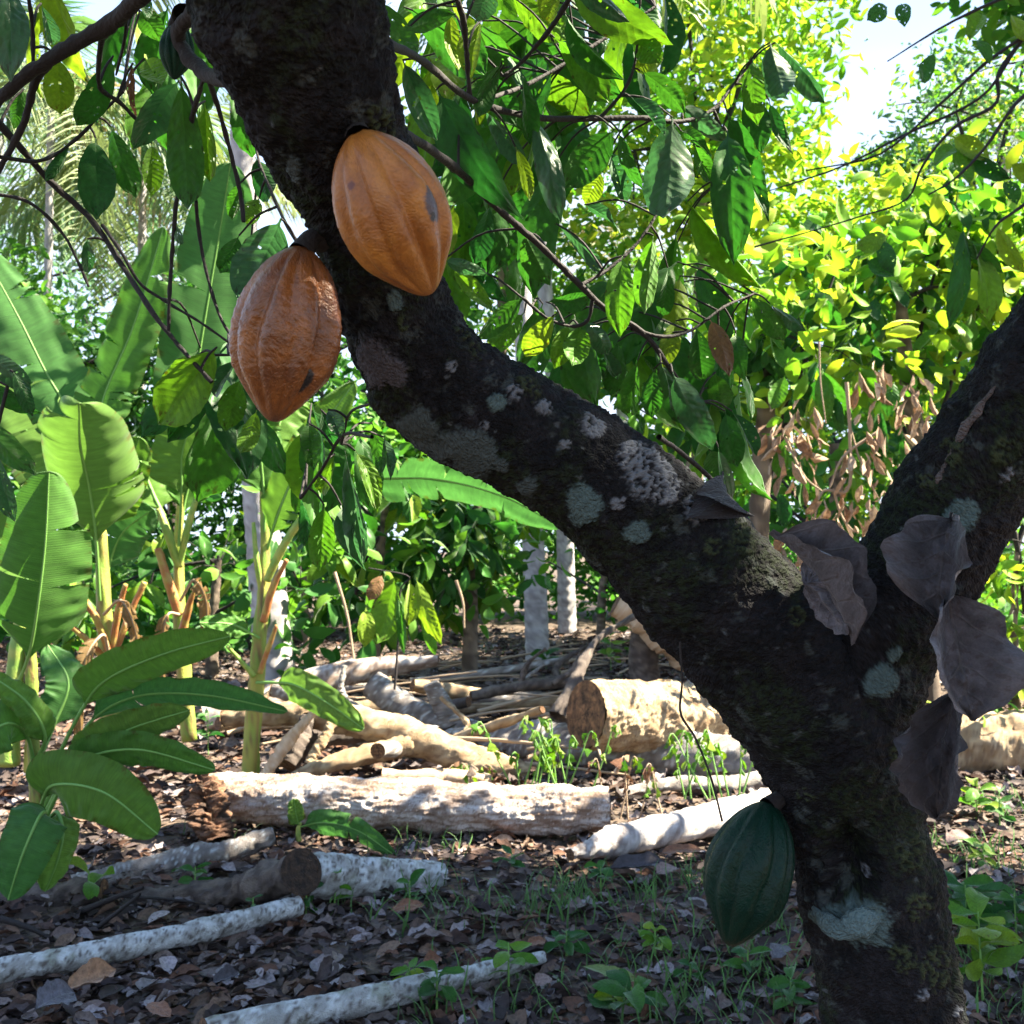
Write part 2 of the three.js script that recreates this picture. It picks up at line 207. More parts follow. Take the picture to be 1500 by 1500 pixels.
function lichenMask(p) {
  let best = 0, tone = null, kind = 0;
  for (const [c, r, t, k] of lichenAt) { const dx = p.x - c.x, dy = p.y - c.y, dz = (p.z - c.z) * 0.35, d2 = dx * dx + dy * dy + dz * dz; if (d2 > r * r * 3.2) continue; const d = Math.sqrt(d2) / r + 0.34 * fbm(p.x * 26, p.y * 26, p.z * 26, 3); let m = ss(1.12, 0.86, d + 0.16 * noise(p.x * 210, p.y * 210, p.z * 210)); if (k >= 3) m *= ss(-0.35, 0.1, noise(p.x * 130, p.y * 130, p.z * 130) + 0.5 * noise(p.x * 60, p.y * 60, p.z * 60) - (k === 4 ? 0.1 : -0.1)); if (m > best) { best = m; tone = t; kind = k; } }
  return [best, tone, kind];
}
const HOLLOW = P(1238, 1268, 1.33);
const ridge = (x) => 1 - Math.abs(x);
const barkDisp = (p) => {
  const a = 0.007 * fbm(p.x * 9, p.y * 9, p.z * 9, 2), r = ridge(fbm(p.x * 30, p.y * 22, p.z * 30, 3));
  const plates = 0.0028 * (ss(0.45, 0.95, r) * -1.2 + 0.6), f = 0.0022 * fbm(p.x * 95, p.y * 95, p.z * 95, 3);
  const hx = p.x - HOLLOW.x, hy = (p.y - HOLLOW.y) * 0.62, hz = p.z - HOLLOW.z, hol = -0.045 * ss(0.045, 0.008, Math.hypot(hx, hy, hz * 0.5) + 0.008 * fbm(p.x * 40, p.y * 40, p.z * 40, 2));
  const [m] = lichenMask(p); return hol + a + (plates + f) * (1 - 0.6 * m) + 0.003 * m;
};
const barkCol = (p, n, t, a, k) => {
  const q = fbm(p.x * 14, p.y * 14, p.z * 14, 4), f = noise(p.x * 170, p.y * 170, p.z * 170), h = fbm(p.x * 60 + 9, p.y * 60, p.z * 60, 3);
  let c = mix3([0.004, 0.004, 0.005], [0.013, 0.0115, 0.0135], ss(-0.5, 0.7, q + 0.5 * f));
  c = mix3(c, [0.033, 0.03, 0.036], ss(0.35, 0.7, h) * 0.6);
  const moss = ss(0.0, 0.45, fbm(p.x * 5 + 20, p.y * 5, p.z * 5, 4) + 0.25 * h); c = mix3(c, [0.013, 0.021, 0.007], moss * 0.75 * ss(-0.6, 0.4, f + h));
  c = mix3(c, [0.05, 0.058, 0.055], ss(0.36, 0.6, fbm(p.x * 17 + 40, p.y * 17, p.z * 17, 4) + 0.18 * f) * 0.65); c = mix3(c, [0.09, 0.1, 0.105], ss(0.58, 0.72, fbm(p.x * 34 + 11, p.y * 34, p.z * 34, 3)) * 0.6);
  const [m, tone] = lichenMask(p); if (m > 0) c = mix3(c, tone.map((x) => x * (0.88 + 0.22 * f)), m);
  return c;
};
{
  const a = tube(W3(trunkPts), RD(trunkPts), 1250, 190, { disp: barkDisp, col: barkCol }), b = tube(W3(limbPts), RD(limbPts), 520, 150, { disp: barkDisp, col: barkCol, caps: true });
  if (!a.index || !b.index) throw 1;
  part('trunk', mergeGeometries([a, b]), barkMat, cacao);
  // flat bracket crust low on the trunk and torn bark strips on the right limb
  const slab = (pts, r, flat, mat, name, colr) => { const g = tube(W3(pts), r.map((x, i) => M(x, pts[Math.round(i * (pts.length - 1) / (r.length - 1))][2])), 40, 24, { flat, caps: true, disp: (p) => 0.004 * fbm(p.x * 40, p.y * 40, p.z * 40, 3), col: (p) => colr.map((x) => x * (1 + 0.25 * fbm(p.x * 90, p.y * 90, p.z * 90, 3))) }); part(name, g, mat, cacao); };
  slab([[1190, 1328, 1.352], [1210, 1352, 1.335], [1235, 1362, 1.322], [1262, 1352, 1.315], [1290, 1348, 1.316]], [4, 15, 16, 24, 8], 0.5, logMat, 'bracket_lichen', [0.09, 0.14, 0.145]);
  slab([[1392, 672, 1.265], [1412, 630, 1.255], [1438, 592, 1.245], [1458, 565, 1.235]], [2, 5, 6, 2], 0.6, logMat, 'bark_strip', [0.1, 0.078, 0.074]);
  slab([[1368, 716, 1.275], [1384, 684, 1.27], [1398, 656, 1.262]], [2, 4, 2], 0.6, logMat, 'bark_strip', [0.09, 0.07, 0.066]);
}
// branches: [px, py, depth] ..., radius px at start and end
const branchDefs = [
  [[[330, -150, 1.05], [240, -40, 1.2], [195, 5, 1.25], [150, 42, 1.3], [80, 82, 1.32], [30, 118, 1.34], [-30, 175, 1.35]], 18, 8],
  [[[400, -60, 1.0], [290, 10, 1.2], [262, 60, 1.28], [300, 108, 1.25], [345, 118, 1.16], [400, 150, 1.1]], 14, 12],
  [[[80, 82, 1.32], [52, 118, 1.36], [35, 180, 1.4], [0, 245, 1.42], [-40, 300, 1.42]], 7, 4],
  [[[-30, 150, 1.4], [20, 205, 1.45], [70, 262, 1.5], [130, 318, 1.52], [180, 390, 1.5], [225, 460, 1.46], [255, 498, 1.45], [310, 560, 1.44]], 6, 3],
  [[[305, 112, 1.25], [320, 160, 1.3], [338, 225, 1.34], [352, 285, 1.36], [357, 325, 1.36]], 4, 3],
  [[[-30, 282, 1.5], [40, 295, 1.5], [90, 340, 1.52], [115, 385, 1.52], [130, 420, 1.52]], 3, 2],
  [[[258, 296, 1.4], [252, 370, 1.42], [248, 440, 1.42], [247, 485, 1.43]], 3.4, 2.4],
  [[[287, 296, 1.4], [292, 345, 1.42], [305, 410, 1.42], [325, 470, 1.42], [345, 500, 1.42]], 3, 2],
  [[[300, 108, 1.25], [280, 180, 1.38], [268, 250, 1.4], [258, 296, 1.4]], 4, 3.4], [[[268, 250, 1.4], [287, 296, 1.4]], 3.6, 3],
  [[[150, 330, 1.52], [178, 370, 1.5], [205, 415, 1.5], [240, 440, 1.5], [290, 470, 1.5], [340, 505, 1.5]], 3, 1.6],
  [[[0, 230, 1.4], [60, 235, 1.46], [110, 205, 1.5], [150, 165, 1.5], [180, 135, 1.5]], 3, 2],
  [[[150, 42, 1.3], [148, 130, 1.42], [175, 150, 1.46], [200, 175, 1.5]], 4.5, 2.5], [[[40, -20, 1.3], [48, 50, 1.35], [48, 110, 1.36]], 3.4, 3],
  [[[186, 5, 1.26], [182, 60, 1.32], [170, 110, 1.38]], 2.6, 1.6],
  [[[570, 190, 1.16], [615, 208, 1.3], [680, 258, 1.5], [740, 315, 1.62], [800, 368, 1.7], [850, 418, 1.75], [890, 455, 1.8], [945, 490, 1.85], [985, 545, 1.88], [1020, 590, 1.9]], 8, 3],
  [[[560, 60, 1.05], [620, 90, 1.35], [700, 150, 1.6], [785, 172, 1.72], [870, 174, 1.8], [940, 173, 1.85], [1000, 178, 1.9], [1045, 160, 1.93], [1070, 130, 1.95], [1092, 102, 1.97]], 8, 2],
  [[[860, -60, 1.6], [827, 10, 1.66], [800, 50, 1.68], [765, 90, 1.7], [738, 112, 1.7]], 5, 2.4],
  [[[640, -60, 1.3], [680, 35, 1.5], [684, 90, 1.55], [688, 140, 1.58]], 5, 4], [[[880, 172, 1.8], [912, 135, 1.8], [928, 100, 1.8], [940, -30, 1.78]], 3, 2],
  [[[850, 418, 1.75], [890, 395, 1.78], [930, 360, 1.8], [965, 310, 1.82]], 3, 2], [[[868, 440, 1.76], [860, 470, 1.78], [840, 478, 1.78], [800, 465, 1.76], [775, 445, 1.76]], 3, 2],
  [[[925, 482, 1.84], [970, 493, 1.86], [1010, 485, 1.9], [1060, 450, 1.95], [1105, 430, 2]], 3, 1.6],
  [[[965, 640, 1.42], [1000, 665, 1.5], [1045, 705, 1.55], [1090, 755, 1.5], [1110, 785, 1.42]], 4, 3],
  [[[700, 150, 1.6], [780, 120, 1.75], [880, 60, 1.85], [960, 10, 1.9]], 3.5, 2], [[[1045, 160, 1.93], [1060, 200, 1.95], [1062, 260, 1.97]], 2.4, 1.6],
  [[[545, 640, 1.3], [500, 640, 1.5], [470, 690, 1.62], [440, 730, 1.66]], 3, 2], [[[545, 590, 1.25], [510, 610, 1.5], [500, 650, 1.6]], 2.5, 2],
  [[[-60, 480, 1.5], [-20, 515, 1.5], [10, 545, 1.51], [0, 610, 1.52], [-10, 660, 1.52]], 4, 2], [[[480, 400, 1.2], [420, 330, 1.5], [380, 240, 1.6]], 4, 2], [[[440, 560, 1.35], [400, 520, 1.5], [340, 520, 1.52], [300, 520, 1.5]], 3, 2],
];
const branchPts = [];
for (const [pts, r0, r1] of branchDefs) {
  const w = W3(pts), d0 = pts[0][2], d1 = pts.at(-1)[2];
  part('branch', tube(w, [M(r0, d0), M((r0 + r1) / 2, (d0 + d1) / 2), M(r1, d1)], pts.length * 7, 9, { disp: (p) => M(r1, d1) * 0.5 * fbm(p.x * 45, p.y * 45, p.z * 45, 2) }), twigMat, cacao);
  const cv = new THREE.CatmullRomCurve3(w, false, 'centripetal'); for (let i = 0; i <= 24; i++) branchPts.push(cv.getPoint(i / 24));
}
// leaves seen one by one: [base x, y, tip x, y, width px, tone, depth, roll degrees]
const leafDefs = [
  [640, 130, 768, 323, 78, 'mature', 1.5, 25], [590, 88, 640, 206, 46, 'waxy', 1.35, 10], [560, 0, 612, 80, 40, 'mature', 1.4, 20], [592, 46, 668, 20, 34, 'mature', 1.45, 20], [660, 15, 672, 104, 30, 'mature', 1.6, 30], [705, 30, 690, 116, 42, 'mature', 1.6, -30], [735, 92, 700, 172, 32, 'mature', 1.6, 20],
  [715, -30, 700, 32, 52, 'waxy', 1.5, 10], [745, -10, 832, 58, 50, 'flush', 1.8, 20], [812, -30, 804, 36, 40, 'mature', 1.6, 10], [828, -30, 986, 66, 66, 'flush', 1.75, 15], [838, -25, 922, 32, 36, 'waxy', 1.6, -20],
  [768, 108, 866, 172, 54, 'flush', 1.9, 10], [772, 66, 914, 142, 62, 'flush', 2.0, -10], [812, 55, 892, 150, 52, 'mature', 1.7, 15], [828, 20, 914, 117, 38, 'mature', 1.7, -35], [925, 100, 972, 86, 34, 'mature', 1.8, 20], [928, 55, 968, 92, 44, 'mature', 1.8, 10], [938, 104, 1004, 166, 40, 'mature', 1.8, 20], [924, 142, 974, 198, 28, 'waxy', 1.75, 30],
  [985, 172, 972, 320, 84, 'waxy', 1.75, 5], [900, 190, 826, 276, 60, 'mature', 1.7, 10], [907, 192, 942, 277, 30, 'mature', 1.8, 30], [762, 102, 776, 212, 30, 'mature', 1.6, -20], [718, 108, 756, 184, 46, 'mature', 1.7, 0], [738, 95, 690, 164, 26, 'mature', 1.6, 40], [785, 172, 822, 325, 44, 'waxy', 1.65, 15], [708, 160, 770, 243, 34, 'waxy', 1.7, 20], [755, 215, 776, 294, 24, 'mature', 1.65, 30], [893, 220, 917, 302, 32, 'waxy', 1.9, 25], [856, 300, 909, 342, 22, 'waxy', 1.9, 40], [882, 252, 857, 300, 34, 'flush', 2.0, 0], [672, 198, 655, 246, 20, 'mature', 1.5, 10], [718, 298, 694, 388, 38, 'mature', 1.9, 20],
  [815, 328, 884, 402, 24, 'waxy', 1.8, 30], [768, 342, 806, 418, 48, 'mature', 1.8, 0], [650, 380, 714, 402, 26, 'waxy', 1.7, 30], [662, 392, 722, 456, 30, 'mature', 1.8, 20], [912, 375, 908, 494, 48, 'mature', 1.7, 5], [957, 345, 944, 460, 42, 'mature', 1.8, 10], [978, 392, 968, 464, 28, 'mature', 1.9, 20], [765, 436, 698, 498, 38, 'mature', 1.75, 25], [768, 458, 718, 518, 40, 'flush', 1.85, 10], [795, 445, 758, 540, 40, 'flush', 1.85, 15], [815, 460, 770, 522, 42, 'mature', 1.75, 10], [800, 442, 866, 434, 36, 'flush', 1.85, 15], [858, 470, 892, 520, 34, 'waxy', 1.8, 25], [850, 478, 838, 536, 46, 'mature', 1.8, 0], [832, 476, 812, 540, 38, 'mature', 1.85, 20], [862, 478, 884, 560, 30, 'mature', 1.9, 35],
  [1128, 62, 1150, 143, 54, 'waxy', 1.9, 5], [1136, 62, 1208, 150, 36, 'waxy', 1.95, 25], [1103, 86, 1110, 184, 40, 'mature', 1.9, 10], [1094, 128, 1116, 224, 48, 'mature', 1.95, 10], [1127, 148, 1162, 226, 26, 'mature', 2.0, 30], [1080, 116, 1057, 158, 28, 'mature', 1.95, 10], [998, 152, 1064, 208, 34, 'waxy', 1.9, 20], [1065, 165, 1126, 324, 42, 'mature', 1.95, 20], [1065, 192, 1075, 388, 68, 'mature', 1.9, 8], [1007, 295, 1116, 422, 46, 'flush', 2.0, 20], [998, 192, 1042, 233, 22, 'mature', 1.85, 25], [1018, 212, 1042, 268, 30, 'mature', 1.95, 10], [1098, 431, 1149, 499, 36, 'flush', 2.0, 10], [1128, 445, 1180, 485, 22, 'waxy', 2.0, 35], [1040, 468, 1068, 552, 38, 'red', 1.9, 15],
  [1020, 478, 1030, 560, 44, 'mature', 1.9, 5], [985, 545, 1044, 660, 54, 'waxy', 1.8, 10], [1048, 545, 1060, 605, 42, 'mature', 1.95, 10], [1062, 602, 1080, 684, 40, 'flush', 1.9, 10], [1072, 602, 1108, 668, 24, 'waxy', 1.95, 30], [1078, 488, 1092, 558, 34, 'mature', 1.95, 15], [1052, 655, 1072, 735, 22, 'waxy', 1.85, 20], [1040, 660, 1056, 700, 40, 'mature', 1.95, 10], [968, 532, 990, 605, 24, 'waxy', 1.85, 30], [958, 540, 955, 612, 36, 'flush', 1.95, 10], [934, 528, 922, 612, 38, 'mature', 1.85, 15], [905, 500, 895, 580, 40, 'mature', 1.95, 10], [880, 500, 905, 556, 26, 'waxy', 1.9, 35], [990, 470, 972, 540, 34, 'mature', 1.95, 0], [940, 520, 980, 560, 26, 'mature', 2, 15],
  [10, -30, 16, 120, 52, 'waxy', 1.3, 10], [84, 82, 88, 167, 50, 'mature', 1.4, 10], [166, 82, 112, 184, 50, 'mature', 1.42, 15], [140, 202, 142, 322, 60, 'mature', 1.5, 5], [162, 185, 200, 290, 44, 'mature', 1.52, 20], [222, 210, 222, 288, 34, 'mature', 1.5, 10], [104, 206, 66, 266, 20, 'mature', 1.5, 30], [262, 118, 196, 218, 64, 'waxy', 1.4, 15], [265, 112, 275, 306, 62, 'mature', 1.35, 5], [300, 148, 308, 266, 40, 'mature', 1.45, 15], [205, 15, 236, 62, 40, 'flush', 1.5, 0], [212, 85, 237, 124, 44, 'mature', 1.5, 10], [195, 92, 201, 174, 18, 'red', 1.45, 30], [148, 138, 136, 180, 18, 'mature', 1.5, 20], [212, -20, 214, 24, 24, 'mature', 1.4, 0], [60, 5, 78, 66, 26, 'waxy', 1.4, 20], [35, 130, 20, 190, 26, 'mature', 1.45, 20], [300, 60, 325, 100, 30, 'mature', 1.35, 10],
  [412, 320, 352, 446, 88, 'waxy', 1.42, 10], [350, 345, 322, 400, 40, 'mature', 1.55, 20], [374, 230, 392, 296, 44, 'mature', 1.6, 10], [352, 268, 340, 322, 30, 'mature', 1.6, 20], [380, 290, 362, 330, 34, 'mature', 1.6, 30], [318, 508, 232, 622, 84, 'mature', 1.45, 5], [352, 555, 330, 632, 46, 'mature', 1.5, 10], [350, 525, 314, 580, 34, 'waxy', 1.5, 20], [290, 520, 250, 560, 40, 'mature', 1.55, 15], [128, 350, 130, 400, 22, 'waxy', 1.5, 10], [376, 600, 352, 664, 34, 'mature', 1.5, 15], [452, 620, 460, 690, 34, 'mature', 1.55, 10], [470, 600, 490, 650, 26, 'mature', 1.6, 10], [258, 330, 264, 358, 14, 'mature', 1.42, 0],
  [-20, 515, 46, 572, 40, 'waxy', 1.5, 10], [-20, 560, 62, 606, 34, 'mature', 1.52, 25], [-30, 610, 52, 696, 40, 'mature', 1.52, 15], [-10, 655, 22, 764, 34, 'waxy', 1.5, 20], [20, 545, 48, 610, 26, 'mature', 1.5, 0],
  [505, 658, 532, 832, 34, 'waxy', 1.6, 15], [520, 660, 552, 752, 32, 'mature', 1.62, 20], [490, 665, 470, 722, 30, 'mature', 1.65, 0], [500, 740, 536, 836, 34, 'waxy', 1.62, 25], [475, 740, 468, 836, 44, 'mature', 1.65, 10], [545, 620, 556, 700, 30, 'flush', 1.7, 20], [562, 640, 572, 704, 22, 'waxy', 1.7, 20], [440, 728, 446, 800, 22, 'mature', 1.7, 25], [480, 600, 500, 640, 28, 'waxy', 1.5, 10],
];
const LR = rng(41); let li = 0;
function twigTo(base) { let best = null, bd = 9; for (const q of branchPts) { const d = q.distanceTo(base); if (d < bd) { bd = d; best = q; } } if (bd > 0.012 && bd < 0.3) { const mid = best.clone().lerp(base, 0.5); mid.y += bd * 0.12; part('twig', tube([best, mid, base], [0.0022, 0.0018, 0.0014], 7, 5), twigMat, cacao); } }
for (const [x0, y0, x1, y1, w, tone, d, roll] of leafDefs) {
  const b = P(x0, y0, d), t = P(x1, y1, d + (LR() - 0.4) * 0.1), m = part('leaf', LG[li++ % LG.length], pick(L[tone === 'red' || tone === 'waxy' ? tone : LR() < 0.33 ? 'flush' : 'mature'], LR), cacao);
  const r = (roll + (LR() - 0.5) * 26) * Math.PI / 180 * (LR() < 0.5 ? -1 : 1);
  poseLeaf(m, b, t, M(w, d) * 0.88, r + (LR() < 0.3 ? Math.PI : 0)); twigTo(b);
}
// further leaves of the same branches, deeper in the foliage: [px, py, rx, ry, count, d0, d1, tones]
for (const [cx, cy, rx, ry, n, d0, d1, tones] of [[690, 70, 120, 80, 26, 1.7, 2.4, ['mature', 'mature', 'mature', 'flush']], [740, 230, 120, 90, 26, 1.9, 2.6, ['mature', 'mature', 'mature', 'flush']], [900, 60, 110, 60, 12, 2.0, 2.8, ['mature', 'mature', 'mature', 'flush']], [680, 360, 60, 60, 10, 2, 2.6, ['mature', 'mature', 'mature', 'flush']], [880, 480, 90, 50, 14, 2, 2.6, ['mature', 'mature', 'mature', 'flush']], [985, 440, 60, 70, 9, 2, 2.6, ['mature', 'mature', 'mature', 'flush']], [250, 70, 100, 80, 8, 1.6, 2.4, ['mature', 'mature', 'mature', 'flush']], [340, 560, 70, 70, 10, 1.6, 2.2, ['mature', 'mature', 'mature', 'flush']], [40, 40, 60, 50, 3, 1.7, 2.3, ['mature', 'mature', 'mature', 'flush']], [480, 660, 50, 70, 7, 1.8, 2.4, ['mature', 'mature', 'mature', 'flush']], [1060, 590, 40, 60, 5, 2, 2.4, ['mature', 'mature', 'mature', 'flush']]])
  for (let k = 0; k < n; k++) {
    const d = lerp(d0, d1, LR()), a = LR() * TAU, q = Math.sqrt(LR()), b = P(cx + rx * q * Math.cos(a), cy + ry * q * Math.sin(a) - 40, d), len = 0.13 + 0.12 * LR();
    const dir = V(gauss(LR) * 0.5, -1 - LR() * 0.5, gauss(LR) * 0.5).normalize(), m = part('leaf', LG[li++ % LG.length], pick(L[pick(tones, LR)], LR), cacao);
    poseLeaf(m, b, b.clone().addScaledVector(dir, len), len * (0.3 + 0.1 * LR()), gauss(LR) * 0.7); twigTo(b);
  }
{ // the crown overhead, above the frame
  const R = rng(99), N = 1500, im = new THREE.InstancedMesh(LGm[0], instLeaf, N), o = new THREE.Object3D();
  for (let k = 0; k < N; k++) {
    let p; do { const a = R() * TAU, q = Math.pow(R(), 0.6); p = V(0.3 + 2.5 * q * Math.cos(a), 3.05 + 0.8 * gauss(R) * 0.6, -1 + 2.4 * q * Math.sin(a)); } while (p.y < 1.42 + Math.max(0, -p.z) * 0.56 || p.y < 2.2 || (p.z < -1.35 && p.z > -2.7 && p.x > 0.2));
    const len = 0.16 + 0.12 * R(); poseLeaf(o, p, p.clone().add(V(gauss(R) * 0.6, -0.8, gauss(R) * 0.6).normalize().multiplyScalar(len)), len * 0.36, R() * TAU); o.updateMatrix(); im.setMatrixAt(k, o.matrix);
    const c = pick(L[R() < 0.27 ? 'flush' : 'mature'], R).color; im.setColorAt(k, c);
  }
  im.name = 'crown'; im.userData.kind = 'stuff'; cacao.add(im);
  for (const [pts, r0, r1] of [[[V(-0.3, 2.5, -0.85), V(0.2, 2.8, -0.6), V(1.2, 3.1, -0.5), V(2.3, 3.2, -0.8)], 0.04, 0.012], [[V(-0.3, 2.5, -0.85), V(-0.8, 2.9, -0.4), V(-1.5, 3.1, 0.3)], 0.04, 0.012], [[V(0.85, 2.1, -1.15), V(1.3, 2.6, -1.4), V(1.5, 3, -2.2)], 0.04, 0.012], [[V(0.85, 2.1, -1.15), V(0.6, 2.7, 0), V(0.2, 3.2, 0.9)], 0.04, 0.012]]) part('branch', twig(pts, r0, r1, 8), twigMat, cacao);
}

// ---------- cacao pods ----------
function podGeo(len, rad, colr, warts, spots, seed) {
  const nl = 150, nr = 180, pos = [], uv = [], cc = [], idx = [], w = nr + 1;
  for (let i = 0; i <= nl; i++) {
    const t = i / nl, y = -t * len; // t 0 stalk, 1 tip
    const base = Math.pow(Math.sin(Math.PI * Math.pow(clamp(t * 0.985 + 0.008), 0.88 + 0.1 * (seed % 2))), 0.57) * (1 - 0.18 * ss(0.68, 0.95, t));
    for (let j = 0; j <= nr; j++) {
      const a = (j % nr) / nr * TAU, x = Math.cos(a), z = Math.sin(a), wob = 0.3 * noise(x * 0.8, t * 1.6, z * 0.8 + seed);
      const five = Math.cos(5 * (a + wob * 0.5)), ten = Math.cos(10 * (a + wob * 0.5));
      const fade = ss(0, 0.12, t) * ss(1, 0.86, t);
      const lobe = Math.sqrt(Math.pow(Math.cos(5 * (a + wob * 0.4)), 2) + 0.02), deep = 1 + 0.45 * five + 0.3 * noise(x * 1.7, t, z * 1.7 + seed * 2); const rid = fade * 0.15 * (lobe - 0.75) * deep;
      const px = x * rad, pz = z * rad; const lump = 0.012 * fbm(px * 26, y * 26, pz * 26 + seed, 2) + warts * (ss(0.05, 0.6, noise(px * 95, y * 95, pz * 95 + seed)) + 0.4 * noise(px * 200, y * 200, pz * 200)) * fade;
      const r = rad * base * (1 + rid + lump + 0.03 * noise(x, t * 1.5, z + seed));
      pos.push(x * r, y, z * r); uv.push(j / nr * 3, t * 2);
      const n = fbm(px * 22, y * 22, pz * 22 + seed * 3, 4), f = noise(px * 260, y * 260, pz * 260);
      let c = mix3(colr[0], colr[1], ss(-0.6, 0.6, n)); c = mix3(c, colr[2], ss(0.15, 0.7, fbm(px * 40 + 5, y * 18, pz * 40, 4)) * 0.55); c = mix3(c, colr[0].map((q) => q * 0.45), ss(0.4, 0.7, fbm(px * 75 + 8, y * 75, pz * 75 + seed, 3)) * 0.4); c = c.map((q) => q * (1 + 0.16 * f));
      for (const [sa, st, sr, el, sc] of spots) { let da = Math.abs(a - sa); da = Math.min(da, TAU - da) * rad * base; const d = Math.hypot(da, (t - st) * len / el) / sr + 0.3 * fbm(px * 120, y * 120, pz * 120, 3); c = mix3(c, sc, ss(1.1, 0.8, d)); }
      cc.push(...c);
    }
  }
  for (let i = 0; i < nl; i++) for (let j = 0; j < nr; j++) { const a = i * w + j; idx.push(a, a + 1, a + w, a + 1, a + w + 1, a + w); }
  const g = new THREE.BufferGeometry(); g.setAttribute('position', new THREE.Float32BufferAttribute(pos, 3)); g.setAttribute('uv', new THREE.Float32BufferAttribute(uv, 2)); g.setAttribute('color', new THREE.Float32BufferAttribute(cc, 3)); g.setIndex(idx); g.computeVertexNormals();
  const N = g.attributes.normal; for (let i = 0; i <= nl; i++) { const a = i * w, b = a + nr; N.setXYZ(b, N.getX(a), N.getY(a), N.getZ(a)); }
  return g;
}
function pod(label, top, tip, rpx, d, d2, spin, colr, warts, spots, seed, mat, attach) {
  const o = thing('cacao_pod', label, 'cacao pod'), a = P(...top, d), b = P(...tip, d2), len = a.distanceTo(b);
  o.position.copy(a); const q = new THREE.Quaternion().setFromUnitVectors(V(0, -1, 0), b.clone().sub(a).normalize()); o.quaternion.copy(q);
  const rind = part('rind', podGeo(len, M(rpx, d), colr, warts, spots, seed), mat, o); rind.rotation.y = spin;
  o.updateMatrixWorld(); const at = o.worldToLocal(attach.clone());
  part('stalk', tube([V(0, -0.006, 0), at.clone().multiplyScalar(0.5).add(V(0, 0.006, 0)), at], [0.013, 0.009, 0.013], 14, 12), twigMat, o); return o;
}
const podMat = new THREE.MeshPhysicalMaterial({ vertexColors: true, roughness: 0.5, clearcoat: 0.3, clearcoatRoughness: 0.3, bumpMap: roughBump, bumpScale: 0.0009 });
const wetMat = new THREE.MeshPhysicalMaterial({ vertexColors: true, roughness: 0.45, clearcoat: 0.45, clearcoatRoughness: 0.26, bumpMap: roughBump, bumpScale: 0.0014 });
const greenMat = new THREE.MeshPhysicalMaterial({ vertexColors: true, roughness: 0.5, specularIntensity: 0.3, clearcoat: 0.12, clearcoatRoughness: 0.2, bumpMap: roughBump, bumpScale: 0.0016 });
const black = [0.012, 0.01, 0.01], rot = [0.07, 0.05, 0.06];
pod('broad orange-yellow cacao pod with a grey scar hanging in front of the trunk', [522, 194], [629, 430], 84, 0.99, 1.06, 0.35, [[0.27, 0.085, 0.009], [0.4, 0.15, 0.018], [0.22, 0.075, 0.013]], 0.006, [[1.1, 0.5, 0.0095, 1.6, rot], [1.2, 0.55, 0.004, 1, black], [2.45, 0.22, 0.0035, 1, [0.12, 0.03, 0.02]], [1.02, 0.43, 0.006, 1.2, rot]], 3, podMat, P(520, 185, 1.06));
pod('warty orange-brown cacao pod with a black slit hanging beside the trunk', [442, 362], [400, 617], 78, 1.09, 1.11, 0.9, [[0.13, 0.036, 0.005], [0.27, 0.085, 0.011], [0.1, 0.028, 0.007]], 0.015, [[1.55, 0.73, 0.004, 3.4, black], [0.75, 0.62, 0.005, 1.5, [0.14, 0.05, 0.03]], [0.8, 0.82, 0.006, 1.4, [0.12, 0.04, 0.03]], [0.35, 0.9, 0.005, 1, [0.5, 0.42, 0.36]], [0.62, 0.5, 0.004, 1.6, [0.12, 0.07, 0.05]]], 11, wetMat, P(470, 352, 1.12));
pod('unripe dark green cacao pod hanging low on the trunk', [1126, 1176], [1068, 1384], 62, 1.36, 1.34, 0.2, [[0.0012, 0.017, 0.01], [0.0018, 0.022, 0.013], [0.003, 0.022, 0.011]], 0.008, [[0.4, 0.86, 0.008, 1, [0.02, 0.03, 0.03]]], 21, greenMat, P(1172, 1168, 1.4));
pod('small dark green cacao pod hanging among leaves on the upper branch', [262, 32], [255, 116], 24, 1.3, 1.3, 0, [[0.004, 0.03, 0.015], [0.01, 0.05, 0.025], [0.02, 0.05, 0.02]], 0.01, [], 31, greenMat, P(268, 22, 1.27));

// ---------- dead leaves caught on the trunk, and a hanging string ----------
function dryLeaf(label, x0, y0, x1, y1, w, d0, d1, roll, g, m) { const o = part('dry_leaf', g, m); tag(o, label, 'dry leaf', 'dead leaves caught on the cacao trunk'); poseLeaf(o, P(x0, y0, d0), P(x1, y1, d1), M(w * 0.88, d0), roll); return o; }
const big = (k, o) => leafGeo({ nl: 44, nw: 14, edge: 0.1, seed: 200 + k, wave: 0.002, pleat: 0.045, peak: 1.02, ...o });
dryLeaf('grey dry leaf standing upright in the fork of the trunk', 1178, 868, 1218, 764, 70, 1.27, 1.3, 0.3, big(1, { bend: 0.05, fold: 0.12, curl: 0.15 }), D.grey[2]);
dryLeaf('folded grey dry leaf draped down from the fork', 1128, 780, 1250, 944, 70, 1.24, 1.2, -0.5, big(2, { bend: 0.16, fold: 0.7, curl: 0.6, twist: 0.9 }), D.grey[0]);
dryLeaf('small bent dry leaf tucked under the folded one in the fork', 1175, 850, 1240, 930, 62, 1.22, 1.18, 0.5, big(7, { bend: -0.14, fold: -0.6, curl: 0.5, twist: -0.5 }), D.grey[2]);
dryLeaf('curled grey dry leaf hanging high on the thick limb', 1396, 752, 1374, 908, 122, 1.22, 1.2, 0.2, big(3, { bend: 0.12, fold: 0.8, curl: 1.0, twist: 0.6 }), D.grey[0]);
